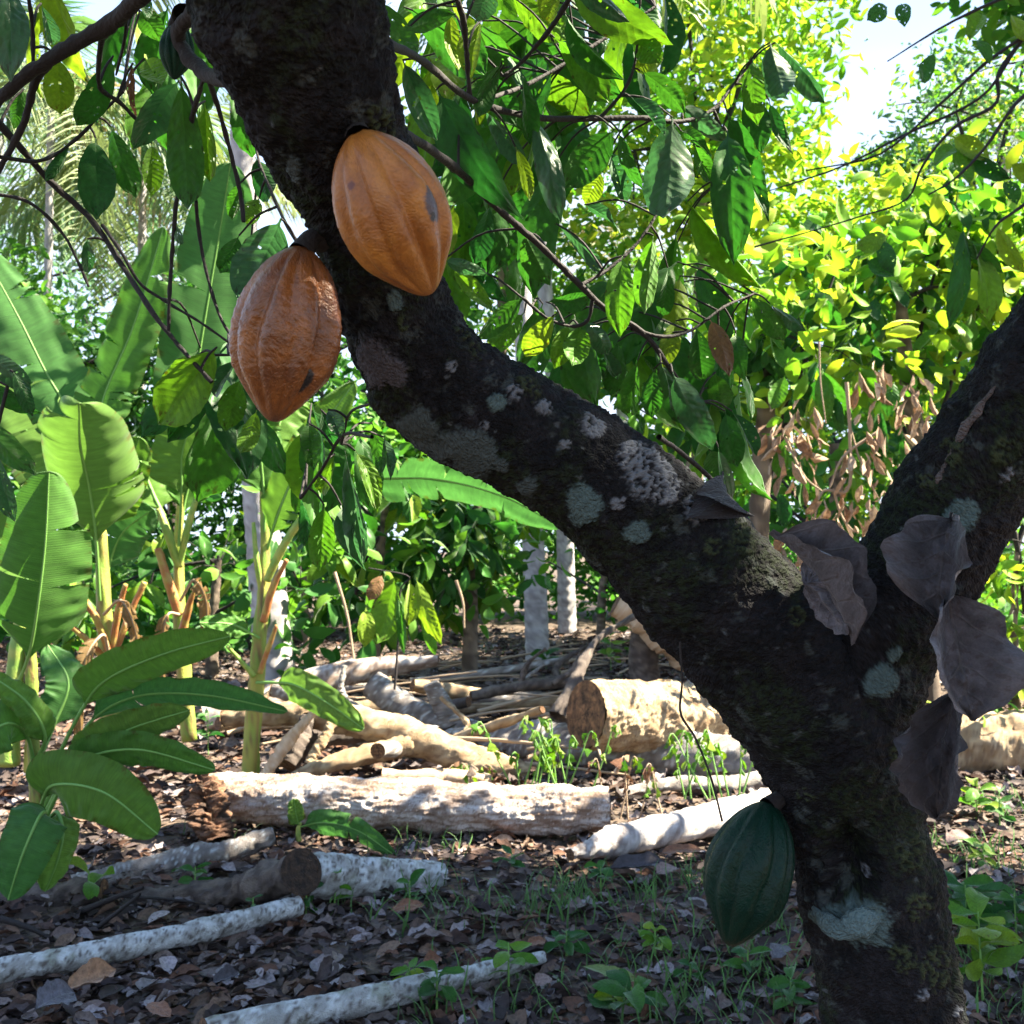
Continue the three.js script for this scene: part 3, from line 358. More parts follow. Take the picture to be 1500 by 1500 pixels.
dryLeaf('broad pale dry leaf with deep folds hanging below another on the limb', 1388, 858, 1424, 1056, 128, 1.2, 1.18, -0.2, big(4, { bend: -0.08, fold: 0.65, curl: 0.9, twist: -0.5, pleat: 0.06 }), D.grey[2]);
dryLeaf('dark ragged dry leaf with pointed tip hanging lowest on the trunk', 1402, 1000, 1372, 1198, 104, 1.24, 1.24, 0.2, big(5, { bend: 0.1, fold: 0.6, curl: 0.4, twist: 0.4, edge: 0.25 }), D.grey[1]);
dryLeaf('crumpled black dry leaf lying on the arching limb', 1060, 690, 1104, 756, 40, 1.32, 1.3, 0.5, big(6, { bend: 0.3, fold: 1, curl: 1.2, twist: 1 }), dryMat(0.03, 0.025, 0.028));
tag(part('hanging_string', twig(W3([[996, 940, 1.3], [999, 1000, 1.3], [997, 1045, 1.3], [1018, 1080, 1.3], [1040, 1135, 1.3], [1058, 1203, 1.3]]), 0.0014, 0.0014, 5), twigMat), 'thin dark dry tendril hanging from the arching limb', 'tendril');
// ---------- banana plants ----------
// one leaf: petiole + midrib along pts, blade from t0 to the tip; half width px, roll of its face, fold of the two halves, tears
function bananaLeaf(parent, pts, t0, wpx, roll, fold, mat, rib, { tears = 3, seed = 1, droop = 0.25, r0 = 0.009, cut = 0 } = {}) {
  const R = rng(seed * 77 + 5), w3 = W3(pts), cv = new THREE.CatmullRomCurve3(w3, false, 'centripetal'), dM = pts[pts.length >> 1][2], W = M(wpx, dM);
  const N = 84, Mx = 9, C0 = [], T0 = [], N0 = [], S0 = [], U = []; let len = 0;
  const frame = (t) => { const c = cv.getPoint(t), tg = cv.getTangent(t), z = EYE.clone().sub(c); z.addScaledVector(tg, -z.dot(tg)).normalize().applyAxisAngle(tg, roll); return [c, tg, z, tg.clone().cross(z)]; };
  const prof = (s) => Math.pow(ss(-0.02, 0.22, s), 0.7) * Math.sqrt(Math.max(0, 1 - Math.pow(s, 4.5))) * (1 - 0.12 * s);
  const pos = [], uv = [], idx = [], L0 = cv.getLength();
  for (const side of [-1, 1]) {
    const cuts = [0]; for (let k = 0; k < tears; k++) cuts.push(0.12 + 0.8 * R()); cuts.push(1); cuts.sort((a, b) => a - b);
    for (let k = 0; k < cuts.length - 1; k++) {
      const a = cuts[k], b = cuts[k + 1]; if (b - a < 0.01) continue; const n = Math.max(2, Math.round((b - a) * N)), da = (R() - 0.5) * 0.5 * (tears > 0 ? 1 : 0), base = pos.length / 3, gap = 0.012 + 0.02 * R();
      for (let i = 0; i <= n; i++) {
        const s0 = lerp(a, b, i / n), w = W * prof(s0);
        for (let j = 0; j <= Mx; j++) {
          const v = j / Mx, s = clamp(s0 + (i === 0 && k > 0 ? gap * v * v : 0) - (i === n && k < cuts.length - 2 ? gap * v * v : 0) + 0.05 * v * (1 - s0)), [c, tg, z, S] = frame(lerp(t0, 1, s));
          const ang = fold - droop * v + da * v, x = v * w, ru = 0.5 * M(9, dM) * noise(s0 * 7 + side * 9, v * 1.5, seed) * v + 0.07 * M(9, dM) * Math.sin(s0 * 70 + side) * v * v;
          const p = c.addScaledVector(S, side * x * Math.cos(ang)).addScaledVector(z, x * Math.sin(ang) + ru); pos.push(p.x, p.y, p.z); uv.push(s0 * L0 * 1.6, v * 0.98 + 0.01);
        }
      }
      for (let i = 0; i < n; i++) for (let j = 0; j < Mx; j++) { const q = base + i * (Mx + 1) + j; side > 0 ? idx.push(q, q + 1, q + Mx + 1, q + 1, q + Mx + 2, q + Mx + 1) : idx.push(q, q + Mx + 1, q + 1, q + 1, q + Mx + 1, q + Mx + 2); }
    }
  }
  const g = new THREE.BufferGeometry(); g.setAttribute('position', new THREE.Float32BufferAttribute(pos, 3)); g.setAttribute('uv', new THREE.Float32BufferAttribute(uv, 2)); g.setIndex(idx); g.computeVertexNormals();
  const blade = part('leaf', g, mat, parent); part('midrib', tube(w3, [r0, r0 * 0.8, r0 * 0.55, 0.003], 40, 8), rib, blade); return blade;
}
const stemCol = (p, n, t, a = 0) => { const k = fbm(p.x * 9, p.y * 4, p.z * 9, 4), f = fbm(Math.cos(a) * 5, p.y * 5, Math.sin(a) * 5, 4), g = fbm(p.x * 60, p.y * 12, p.z * 60, 3); let c = mix3([0.16, 0.26, 0.035], [0.3, 0.29, 0.055], ss(-0.4, 0.5, k)); c = mix3(c, [0.24, 0.13, 0.05], ss(0.05, 0.4, f) * 0.75); return mix3(c, [0.06, 0.035, 0.02], ss(0.2, 0.5, g * 0.7 + f * 0.5) * 0.8); };
const stubCol = (p) => mix3([0.32, 0.12, 0.04], [0.34, 0.27, 0.07], ss(-0.3, 0.5, fbm(p.x * 12, p.y * 12, p.z * 12, 3)));
const greenStub = (p) => mix3([0.17, 0.3, 0.05], [0.32, 0.36, 0.08], ss(-0.3, 0.5, fbm(p.x * 12, p.y * 12, p.z * 12, 3)));
function stemPart(name, o, pts, r, col, nr = 16) { return part(name, tube(W3(pts), r.map((x, i) => M(x * 0.86, pts[Math.round(i * (pts.length - 1) / (r.length - 1))][2])), 30, nr, { caps: true, col, disp: (p, n, t, a) => (0.006 * fbm(p.x * 10, p.y * 6, p.z * 10, 3) + 0.007 * (((a / TAU * 3 + p.y * 1.6) % 1 + 1) % 1 - 0.5) * ss(8, 14, r[0])) * Math.min(1, r[0] / 12) }), stemMat, o); }
let bs = 1; const opt = (o = {}) => ({ seed: bs++, ...o });
{ // A: the dark young plant in shade
  const o = thing('banana_plant', 'low young banana plant with broad dark green leaves in the shade', 'banana plant');
  stemPart('stem', o, [[72, 1305, 4.15], [62, 1230, 4.15], [52, 1140, 4.15], [46, 1060, 4.15]], [16, 13, 11, 8], stemCol);
  bananaLeaf(o, [[60, 1180, 4.15], [85, 1110, 4.1], [120, 1040, 4.05], [150, 1000, 4], [240, 958, 3.95], [337, 932, 3.95]], 0.42, 40, 0.5, 0.12, B[bs % 4], ribMat, opt({ tears: 0 }));
  bananaLeaf(o, [[60, 1190, 4.15], [95, 1120, 4.12], [140, 1050, 4.1], [200, 1020, 4.1], [300, 1018, 4.1], [421, 1042, 4.12]], 0.36, 34, 0.75, 0.2, B[bs % 4], ribMat, opt({ tears: 1 }));
  bananaLeaf(o, [[62, 1200, 4.12], [95, 1140, 4.05], [130, 1100, 4], [190, 1068, 3.95], [278, 1040, 3.95]], 0.38, 36, 0.6, 0.15, B[bs % 4], ribMat, opt({ tears: 0 }));
  bananaLeaf(o, [[62, 1210, 4.12], [92, 1150, 4.02], [125, 1112, 3.95], [200, 1098, 3.9], [315, 1128, 3.9]], 0.34, 32, 0.5, 0.12, B[bs % 4], ribMat, opt({ tears: 0 }));
  bananaLeaf(o, [[58, 1215, 4.1], [62, 1175, 3.95], [80, 1150, 3.85], [150, 1160, 3.8], [231, 1222, 3.8]], 0.3, 52, 0.2, 0.1, B[bs % 4], ribMat, opt({ tears: 0 }));
  bananaLeaf(o, [[62, 1220, 4.1], [66, 1190, 3.95], [56, 1200, 3.85], [34, 1250, 3.8], [12, 1318, 3.8]], 0.24, 44, 0.2, 0.1, B[bs % 4], ribMat, opt({ tears: 0 }));
  bananaLeaf(o, [[62, 1220, 4.12], [84, 1190, 4], [92, 1220, 3.95], [84, 1260, 3.92], [66, 1306, 3.92]], 0.24, 28, -0.5, 0.15, B[bs % 4], ribMat, opt({ tears: 0 }));
  bananaLeaf(o, [[52, 1150, 4.15], [40, 1080, 4.1], [10, 1060, 4], [-60, 1110, 3.95]], 0.3, 44, 0.3, 0.1, B[bs % 4], ribMat, opt({ tears: 0 }));
  bananaLeaf(o, [[50, 1120, 4.15], [66, 1080, 4.1], [40, 1030, 4.05], [-20, 985, 4]], 0.25, 26, 0.5, 0.1, B[bs % 4], ribMat, opt({ tears: 0 }));
  bananaLeaf(o, [[50, 1130, 4.2], [80, 1060, 4.3], [100, 1000, 4.35], [70, 945, 4.4]], 0.3, 34, 0.4, 0.1, B[bs % 4], ribMat, opt({ tears: 0 }));
}
{ // B: tall pale plant at the edge
  const o = thing('banana_plant', 'tall banana plant with large pale drooping leaves and several leaf stalks', 'banana plant');
  stemPart('stem', o, [[165, 1120, 5.9], [160, 1000, 5.9], [152, 880, 5.9], [146, 740, 5.9]], [18, 16, 12, 8], stemCol);
  stemPart('stem', o, [[10, 1120, 5.2], [14, 1040, 5.2], [25, 960, 5.2], [30, 900, 5.2]], [22, 18, 13, 8], greenStub);
  stemPart('stem', o, [[48, 1130, 5.2], [46, 1030, 5.2], [46, 940, 5.2]], [13, 11, 8], stemCol);
  bananaLeaf(o, [[146, 880, 5.85], [140, 780, 5.75], [130, 710, 5.65], [118, 650, 5.5], [116, 590, 5.35]], 0.2, 88, -0.2, 0.2, B[bs % 4], ribMat, opt({ tears: 2, droop: 0.9 }));
  bananaLeaf(o, [[10, 1040, 5.2], [42, 960, 5.05], [55, 890, 4.95], [66, 800, 4.9], [72, 690, 4.85]], 0.22, 84, 0.15, -0.25, B[bs % 4], ribMat, opt({ tears: 2 }));
  bananaLeaf(o, [[14, 1000, 5.3], [30, 920, 5.35], [40, 850, 5.4], [-10, 790, 5.4], [-70, 780, 5.4]], 0.4, 70, 0.3, 0.1, B[bs % 4], ribMat, opt({ tears: 2 }));
  bananaLeaf(o, [[146, 800, 6], [140, 700, 6.1], [112, 620, 6.2], [70, 550, 6.2], [30, 470, 6.2], [-30, 360, 6.3]], 0.26, 56, 0.25, 0.15, B[bs % 4], ribMat, opt({ tears: 3 }));
  bananaLeaf(o, [[146, 820, 6.1], [120, 720, 6.2], [90, 670, 6.3], [30, 590, 6.3], [-30, 560, 6.3]], 0.3, 60, 0.2, 0.1, B[bs % 4], ribMat, opt({ tears: 2 }));
  bananaLeaf(o, [[148, 780, 6], [140, 680, 6.1], [150, 590, 6.2], [195, 480, 6.2], [240, 332, 6.2]], 0.3, 44, -0.5, 0.3, B[bs % 4], ribMat, opt({ tears: 3 }));
  bananaLeaf(o, [[150, 860, 5.95], [150, 800, 6], [160, 745, 6], [180, 700, 5.95], [205, 640, 5.9]], 0.35, 40, 0.2, 0.2, B[bs % 4], ribMat, opt({ tears: 1 }));
  bananaLeaf(o, [[154, 900, 6.1], [160, 830, 6.2], [180, 780, 6.2], [225, 745, 6.2]], 0.3, 48, 0.3, 0.1, B[bs % 4], ribMat, opt({ tears: 1 }));
  bananaLeaf(o, [[150, 900, 6.2], [130, 760, 6.5], [60, 640, 6.6], [-40, 620, 6.6]], 0.35, 70, 0.2, 0.1, B[bs % 4], ribMat, opt({ tears: 3 }));
  for (const [pts, r] of [[[[163, 960, 5.8], [140, 905, 5.7], [116, 868, 5.65]], [7, 6, 5]], [[[163, 960, 5.8], [172, 900, 5.75], [184, 856, 5.7]], [6, 6, 4]], [[[165, 965, 5.85], [190, 900, 5.85], [212, 852, 5.85]], [6, 5, 5]], [[[150, 960, 5.8], [125, 935, 5.7], [98, 912, 5.65]], [6, 5, 4]]]) stemPart('leaf_stub', o, pts, r, stubCol, 10);
}
for (const [i, pts, w] of [[1, [[160, 960, 5.75], [150, 930, 5.6], [128, 960, 5.5], [118, 1040, 5.5], [122, 1110, 5.55]], 15], [1, [[152, 900, 5.8], [178, 880, 5.7], [200, 930, 5.65], [205, 1010, 5.65]], 12]]) { const o = scene.children.filter((c) => c.name.startsWith('banana_plant'))[i], m = bananaLeaf(o, pts, 0.3, w, 0.4, 0.9, dryBlade, paleTwig, opt({ tears: 5 })); m.name = 'dead_leaf'; }
{ // C: the middle plant with the tall glowing leaf
  const o = thing('banana_plant', 'slender banana plant with brown cut leaf stubs and one tall upright leaf', 'banana plant');
  stemPart('stem', o, [[278, 1085, 6.5], [270, 1000, 6.5], [263, 900, 6.5], [262, 800, 6.5], [266, 715, 6.5]], [13, 13, 11, 8, 5], stemCol);
  bananaLeaf(o, [[262, 800, 6.5], [268, 700, 6.5], [280, 600, 6.5], [300, 470, 6.45], [322, 340, 6.4], [338, 238, 6.3]], 0.28, 62, 0.25, 0.12, B[bs % 4], ribMat, opt({ tears: 1, droop: 0.1 }));
  bananaLeaf(o, [[262, 800, 6.4], [266, 720, 6.35], [268, 660, 6.3], [290, 600, 6.25]], 0.3, 48, 0.2, 0.15, B[bs % 4], ribMat, opt({ tears: 1 }));
  bananaLeaf(o, [[265, 790, 6.5], [272, 730, 6.5], [290, 680, 6.5], [318, 640, 6.5]], 0.2, 34, 0.3, 0.2, B[bs % 4], ribMat, opt({ tears: 0 }));
  bananaLeaf(o, [[262, 820, 6.5], [246, 770, 6.5], [225, 725, 6.55], [200, 660, 6.7]], 0.5, 34, 0.3, 0.2, B[bs % 4], ribMat, opt({ tears: 0, r0: 0.02 }));
  for (const [pts, r, c] of [[[[263, 900, 6.45], [246, 850, 6.4], [231, 803, 6.4]], [9, 8, 6], stubCol], [[[266, 930, 6.4], [276, 890, 6.35], [284, 866, 6.3]], [8, 6, 3], stubCol], [[[262, 830, 6.45], [276, 770, 6.4], [292, 715, 6.4]], [6, 6, 4], greenStub], [[[262, 830, 6.45], [245, 780, 6.4], [232, 745, 6.4]], [7, 7, 6], greenStub]]) stemPart('leaf_stub', o, pts, r, c, 10);
}
{ const o = scene.children.filter((c) => c.name.startsWith('banana_plant'))[2]; for (const [pts, w] of [[[[264, 880, 6.4], [285, 850, 6.3], [302, 880, 6.25], [300, 960, 6.25]], 14], [[[262, 900, 6.4], [246, 900, 6.3], [238, 960, 6.3], [244, 1040, 6.3]], 13]]) bananaLeaf(o, pts, 0.3, w, 0.4, 0.9, dryBlade, paleTwig, opt({ tears: 5 })).name = 'dead_leaf'; }
{ // D: the straight yellow stem in the sun
  const o = thing('banana_plant', 'young banana plant with a yellow sunlit stem standing behind the fallen log', 'banana plant');
  stemPart('stem', o, [[366, 1142, 6.05], [372, 1050, 6.05], [378, 960, 6.05], [386, 870, 6.05], [388, 780, 6.05], [384, 690, 6.05]], [15, 14, 13, 11, 7, 5], stemCol);
  bananaLeaf(o, [[388, 800, 6.05], [386, 720, 6], [380, 650, 5.95], [372, 590, 5.9]], 0.3, 40, 0.3, 0.2, B[bs % 4], ribMat, opt({ tears: 2 }));
  bananaLeaf(o, [[390, 810, 6.05], [402, 770, 6], [425, 710, 5.95], [462, 640, 5.9], [520, 560, 5.9]], 0.16, 36, -0.4, 0.3, B[bs % 4], ribMat, opt({ tears: 2 }));
  bananaLeaf(o, [[388, 800, 6.1], [420, 730, 6.15], [480, 695, 6.2], [545, 700, 6.2], [640, 702, 6.15], [740, 728, 6.1], [822, 772, 6.05]], 0.42, 40, 0.55, 0.25, B[bs % 4], ribMat, opt({ tears: 5 }));
  bananaLeaf(o, [[376, 1000, 6], [400, 1000, 5.9], [430, 1003, 5.8], [480, 1030, 5.7], [533, 1068, 5.65]], 0.3, 26, 0.2, 0.2, B[bs % 4], ribMat, opt({ tears: 0 }));
  bananaLeaf(o, [[380, 935, 6], [340, 915, 5.9], [292, 912, 5.8]], 0.15, 17, 0.4, 0.2, B[bs % 4], ribMat, opt({ tears: 0 }));
  bananaLeaf(o, [[386, 830, 6.1], [400, 700, 6.3], [410, 620, 6.4], [440, 560, 6.5]], 0.4, 46, 0.3, 0.2, B[bs % 4], ribMat, opt({ tears: 3 }));
  for (const [pts, r, c] of [[[[391, 850, 6], [415, 800, 5.95], [442, 758, 5.9]], [7, 7, 6], greenStub], [[[386, 910, 6], [400, 860, 5.95], [420, 820, 5.9]], [7, 6, 4], stubCol], [[[381, 985, 6], [393, 950, 5.95], [405, 916, 5.9]], [5, 5, 3], stubCol], [[[372, 990, 6], [350, 965, 5.95], [333, 946, 5.9]], [5, 4, 3], greenStub], [[[384, 870, 6.05], [376, 820, 6], [371, 765, 6]], [6, 5, 3], greenStub]]) stemPart('leaf_stub', o, pts, r, c, 10);
}
{ // sucker among the litter
  const o = thing('banana_sucker', 'tiny bright green banana sucker sprouting below the long pale log', 'banana plant');
  stemPart('stem', o, [[438, 1232, 4.8], [437, 1215, 4.8], [440, 1205, 4.8]], [5, 4, 3], greenStub, 8);
  bananaLeaf(o, [[438, 1212, 4.8], [470, 1205, 4.75], [520, 1215, 4.7], [580, 1254, 4.65]], 0.05, 20, 0.4, 0.25, B[bs % 4], ribMat, opt({ tears: 2, r0: 0.004 }));
  bananaLeaf(o, [[438, 1212, 4.8], [434, 1195, 4.78], [430, 1170, 4.76]], 0.1, 14, 0.3, 0.2, B[bs % 4], ribMat, opt({ tears: 0, r0: 0.004 }));
}

// ---------- felled logs, poles and branches ----------
const barkTone = {
  tan: (p) => { const n = fbm(p.x * 8, p.y * 8, p.z * 8, 4), f = fbm(p.x * 50, p.y * 50, p.z * 50, 3); return mix3(mix3(mix3([0.27, 0.18, 0.1], [0.46, 0.36, 0.23], ss(-0.4, 0.4, n)), [0.16, 0.1, 0.06], ss(0.1, 0, Math.abs(fbm(p.x * 5, p.y * 28, p.z * 22, 3))) * 0.6), [0.2, 0.13, 0.08], ss(0.2, 0.55, f)); },
  pink: (p) => { const sp = noise(p.x * 85, p.y * 85, p.z * 85) + 0.6 * noise(p.x * 170, p.y * 170, p.z * 170); const n = fbm(p.x * 6, p.y * 14, p.z * 14, 4), f = fbm(p.x * 42, p.y * 42, p.z * 42, 3); const g = fbm(p.x * 3 + 4, p.y * 11, p.z * 11, 5), cr = ss(0.12, 0, Math.abs(fbm(p.x * 4, p.y * 26, p.z * 26, 3))) ; let c = mix3([0.22, 0.15, 0.11], [0.38, 0.31, 0.27], ss(-0.3, 0.3, n)); c = mix3(c, [0.5, 0.46, 0.44], ss(-0.05, 0.35, g)); c = mix3(c, [0.2, 0.13, 0.09], ss(0.3, 0.6, f + 0.3 * n) * 0.8); c = mix3(c, [0.13, 0.08, 0.055], ss(0.75, 1.05, sp) * 0.8); c = mix3(c, [0.66, 0.65, 0.66], ss(-0.8, -1.1, sp) * 0.6); return mix3(c, [0.14, 0.085, 0.06], cr * 0.6); },
  white: (p) => { const n = fbm(p.x * 30, p.y * 30, p.z * 30, 3), f = noise(p.x * 110, p.y * 110, p.z * 110); const g = fbm(p.x * 9 + 3, p.y * 12, p.z * 12, 4); let c = mix3([0.3, 0.3, 0.29], [0.52, 0.54, 0.55], ss(-0.3, 0.3, g + 0.4 * f)); c = mix3(c, [0.19, 0.2, 0.13], ss(0.2, 0.5, fbm(p.x * 7, p.y * 7, p.z * 7 + 8, 4)) * 0.7); return mix3(c, [0.1, 0.085, 0.075], ss(0.12, 0.5, n + 0.35 * f)); },
  grey: (p) => { const n = fbm(p.x * 12, p.y * 12, p.z * 12, 4), f = fbm(p.x * 60, p.y * 60, p.z * 60, 3); return mix3(mix3([0.14, 0.12, 0.11], [0.27, 0.24, 0.22], ss(-0.4, 0.4, n)), [0.5, 0.52, 0.52], ss(0.25, 0.5, f)); },
  dark: (p) => { const n = fbm(p.x * 14, p.y * 14, p.z * 14, 4); return mix3([0.06, 0.045, 0.04], [0.15, 0.12, 0.1], ss(-0.4, 0.5, n)); },
  raw: (p) => { const n = fbm(p.x * 30, p.y * 30, p.z * 8, 4); return mix3([0.5, 0.33, 0.2], [0.64, 0.5, 0.36], ss(-0.4, 0.5, n)); },
  rot: (p) => { const n = fbm(p.x * 18, p.y * 5, p.z * 18, 4); return mix3([0.04, 0.022, 0.014], [0.2, 0.1, 0.055], ss(-0.3, 0.5, n)); },
  ash: (p) => { const n = fbm(p.x * 7, p.y * 60, p.z * 30, 4); return mix3([0.26, 0.22, 0.21], [0.58, 0.54, 0.52], ss(-0.4, 0.3, n)); },
};
function log(name, label, cat, pts, r, tone, { nl = 90, nr = 36, rough = 0.012, arms = [], ends = true, group, end = endMat } = {}) {
  const o = thing(name, label, cat, group), col = barkTone[tone];
  const rr = r.map((x, i) => M(x, pts[Math.round(i * (pts.length - 1) / (r.length - 1))][2])), w3 = W3(pts);
  const disp = (p) => -0.4 * rough * ss(0.55, 0.95, 1 - Math.abs(fbm(p.x * 3, p.y * 20, p.z * 16, 3)) * 1.6) + rough * (1.5 * fbm(p.x * 4, p.y * 4, p.z * 4, 3) + 0.22 * fbm(p.x * 40, p.y * 40, p.z * 40, 2)) * Math.min(1, rr[0] / 0.08);
  part('bark', tube(w3, rr, nl, nr, { disp, col }), logMat, o);
  if (ends) for (const [k, a, b] of [[0, w3[0], w3[1]], [rr.length - 1, w3.at(-1), w3.at(-2)]]) {
    const g = new THREE.CircleGeometry(rr[k] * 0.985, 28), p = g.attributes.position; for (let i = 0; i < p.count; i++) { const x = p.getX(i), y = p.getY(i); p.setZ(i, 0.006 * fbm(x * 22, y * 22, k, 3)); } g.computeVertexNormals();
    const m = part('cut_end', g, end, o), dir = a.clone().sub(b).normalize(); m.position.copy(a).addScaledVector(dir, 0.003); m.quaternion.setFromUnitVectors(V(0, 0, 1), dir);
  }
  for (const [ap, ar] of arms) part('side_limb', tube(W3(ap), ar.map((x, i) => M(x, ap[Math.round(i * (ap.length - 1) / (ar.length - 1))][2])), 40, 18, { disp, col, caps: true }), logMat, o);
  return o;
}
const onG = (px, py, r) => { const d = (r - EYE.y) / ((750 - py) / F * CP + SP); return [px, py, d]; }; // log centre at height r
log('sawn_log', 'thick sunlit log with a dark sawn end lying across another', 'log', [[858, 1046, 6.15], [960, 1052, 6.4], [1080, 1058, 6.7], [1290, 1066, 7.2]], [50, 54, 55, 52], 'tan', { rough: 0.018, nl: 330, nr: 130 });
log('fallen_log', 'rough grey log lying under the thick sawn log', 'log', [[640, 1092, 7.2], [760, 1088, 7], [860, 1095, 6.6], [1000, 1112, 6.3], [1180, 1120, 6.1]], [22, 30, 36, 40, 40], 'grey', { rough: 0.02, nl: 140, nr: 40 });
log('fallen_log', 'long pale pinkish log with blotched bark lying across the clearing', 'log', [[295, 1168, 5.05], [440, 1172, 5.02], [600, 1180, 5], [760, 1185, 4.98], [892, 1188, 4.97]], [37, 38, 38, 36, 33], 'pink', { rough: 0.016, nl: 460, nr: 110 });
log('rotten_stump', 'ragged rotten brown wood chunk at the end of the long pale log', 'stump', [[312, 1238, 4.75], [306, 1200, 4.8], [298, 1162, 4.85], [290, 1132, 4.9]], [24, 30, 26, 12], 'rot', { nl: 60, nr: 40, rough: 0.07, ends: false });
log('sawn_log', 'short white lichen-crusted log sitting on the litter', 'log', [[450, 1280, 3.95], [540, 1284, 4.1], [640, 1289, 4.28]], [33, 30, 27], 'white', { nl: 80, nr: 44 });
log('fallen_log', 'dark bare log butted against the short white log', 'log', [[441, 1277, 3.86], [425, 1283, 3.92], [330, 1308, 4.05], [200, 1332, 4.1]], [34, 30, 25, 23], 'dark', { nl: 80, nr: 30, rough: 0.025, end: endDark });
log('fallen_pole', 'long thin whitish pole lying over the leaf litter', 'pole', [onG(438, 1326, 0.045), onG(300, 1362, 0.045), onG(140, 1396, 0.045), onG(-60, 1432, 0.045)], [15, 17, 18, 20], 'white', { nl: 160, nr: 26, rough: 0.01 });
log('fallen_pole', 'thin lichen-spotted pole half hidden by seedlings', 'pole', [onG(796, 1402, 0.03), onG(690, 1428, 0.04), onG(540, 1464, 0.045), onG(300, 1518, 0.05)], [9, 15, 21, 26], 'white', { nl: 140, nr: 26, rough: 0.01 });
log('fallen_log', 'dark mossy branch under the young banana leaves', 'log', [[110, 1310, 4.3], [200, 1280, 4.4], [300, 1255, 4.5], [402, 1226, 4.6]], [26, 24, 20, 14], 'grey', { nl: 80, nr: 26, rough: 0.02 });
log('split_timber', 'weathered grey split timber lying behind the green pod', 'timber', [onG(836, 1252, 0.05), onG(900, 1232, 0.06), onG(1000, 1210, 0.06), onG(1150, 1170, 0.06)], [9, 23, 24, 22], 'ash', { nl: 90, nr: 16, rough: 0.02 });
log('fallen_branch', 'forked pale fallen branch propped behind the long log', 'branch', [[775, 1132, 6.2], [690, 1112, 6.2], [600, 1080, 6.25], [520, 1056, 6.3], [430, 1046, 6.4], [330, 1050, 6.5]], [14, 23, 27, 23, 18, 15], 'tan', { nl: 110, nr: 30, rough: 0.02, arms: [[[[600, 1088, 6.2], [540, 1104, 6.1], [470, 1124, 6], [405, 1150, 5.9]], [18, 14, 13, 11]]] });
log('fallen_branch', 'grey fallen branch with an upright broken stub', 'branch', [[735, 1084, 7.3], [670, 1068, 7.4], [600, 1040, 7.5], [545, 1002, 7.6]], [14, 20, 22, 20], 'grey', { nl: 80, nr: 24, arms: [[[[660, 1062, 7.4], [645, 1030, 7.4], [632, 1000, 7.4]], [20, 15, 12]]] });
log('fallen_log', 'pale tapering fallen trunk lying behind the banana stem', 'log', [[642, 968, 8], [570, 976, 8], [490, 990, 7.9], [390, 1025, 7.7], [300, 1050, 7.6]], [8, 15, 20, 26, 24], 'pink', { nl: 90, nr: 26 });
log('fallen_log', 'sunlit mottled log lying beyond the trunk beside the hanging dry leaves', 'log', [[1330, 1092, 6.6], [1480, 1094, 6.5], [1640, 1094, 6.4]], [52, 54, 54], 'tan', { nl: 120, nr: 50, rough: 0.02 });
log('tree_stump', 'short dark red-brown stump behind the thick sawn log', 'stump', [[942, 1050, 8.4], [944, 985, 8.4], [944, 925, 8.4]], [25, 22, 22], 'dark', { nl: 40, nr: 26, rough: 0.02 });
log('split_timber', 'freshly split orange trunk end leaning on the stump', 'timber', [[902, 885, 8.25], [950, 912, 8.25], [1010, 960, 8.3], [1080, 1010, 8.4]], [20, 26, 27, 26], 'raw', { nl: 70, nr: 9, rough: 0.03 });
log('fallen_pole', 'thin grey pole lying on the far side of the clearing', 'pole', [[600, 1000, 9.3], [720, 985, 9.6], [830, 966, 10]], [7, 7, 5], 'grey', { nl: 40, nr: 12, rough: 0.008 });
log('fallen_pole', 'sunlit pale pole lying between the branches and the sawn log', 'pole', [[670, 1040, 8], [760, 1032, 8.1], [900, 1022, 8.2]], [7, 8, 8], 'tan', { nl: 40, nr: 12, rough: 0.008 });
log('fallen_log', 'dark log end under the young banana plant', 'log', [[-60, 1330, 4.1], [60, 1322, 4.1], [150, 1318, 4.12]], [36, 33, 30], 'dark', { nl: 60, nr: 26, rough: 0.02 });
log('upright_branch', 'dark broken branch standing against the sawn end of the thick log', 'branch', [[818, 1050, 6.6], [838, 1010, 6.7], [850, 980, 6.8], [872, 940, 7], [930, 902, 7.4]], [15, 13, 9, 6, 4], 'dark', { nl: 50, nr: 12, ends: false });
log('banana_trash', 'brown dry banana stalk leaning on the branches', 'dry stalk', [[385, 1142, 5.9], [420, 1090, 6], [470, 1030, 6.1]], [9, 10, 7], 'raw', { nl: 40, nr: 10, rough: 0.02 });
log('banana_trash', 'pale dry banana stalk propped beside a brown one', 'dry stalk', [[452, 1120, 6.05], [470, 1090, 6.1], [492, 1050, 6.2]], [8, 9, 8], 'tan', { nl: 40, nr: 10, rough: 0.02 });

log('fallen_branch', 'grey crooked branch lying over the forked one', 'branch', [[400, 1010, 7.1], [480, 1030, 7], [560, 1058, 6.9], [640, 1076, 6.8]], [11, 15, 14, 10], 'grey', { nl: 60, nr: 18, rough: 0.02, arms: [[[[520, 1044, 6.95], [500, 1010, 7], [505, 975, 7.05]], [8, 6, 4]]] });
log('fallen_branch', 'thin brown branch with side shoots behind the sawn log', 'branch', [[690, 1020, 7.9], [770, 1004, 8], [860, 1000, 8.1]], [8, 9, 6], 'dark', { nl: 50, nr: 14, arms: [[[[760, 1006, 8], [775, 970, 8], [800, 950, 8]], [6, 4, 3]], [[[810, 1002, 8], [840, 980, 8], [850, 955, 8]], [5, 4, 2]]] });
log('fallen_branch', 'short brown broken branch under the pale tapering log', 'branch', [[420, 1090, 6.4], [500, 1078, 6.5], [590, 1064, 6.6]], [14, 16, 12], 'dark', { nl: 50, nr: 16, rough: 0.02 });
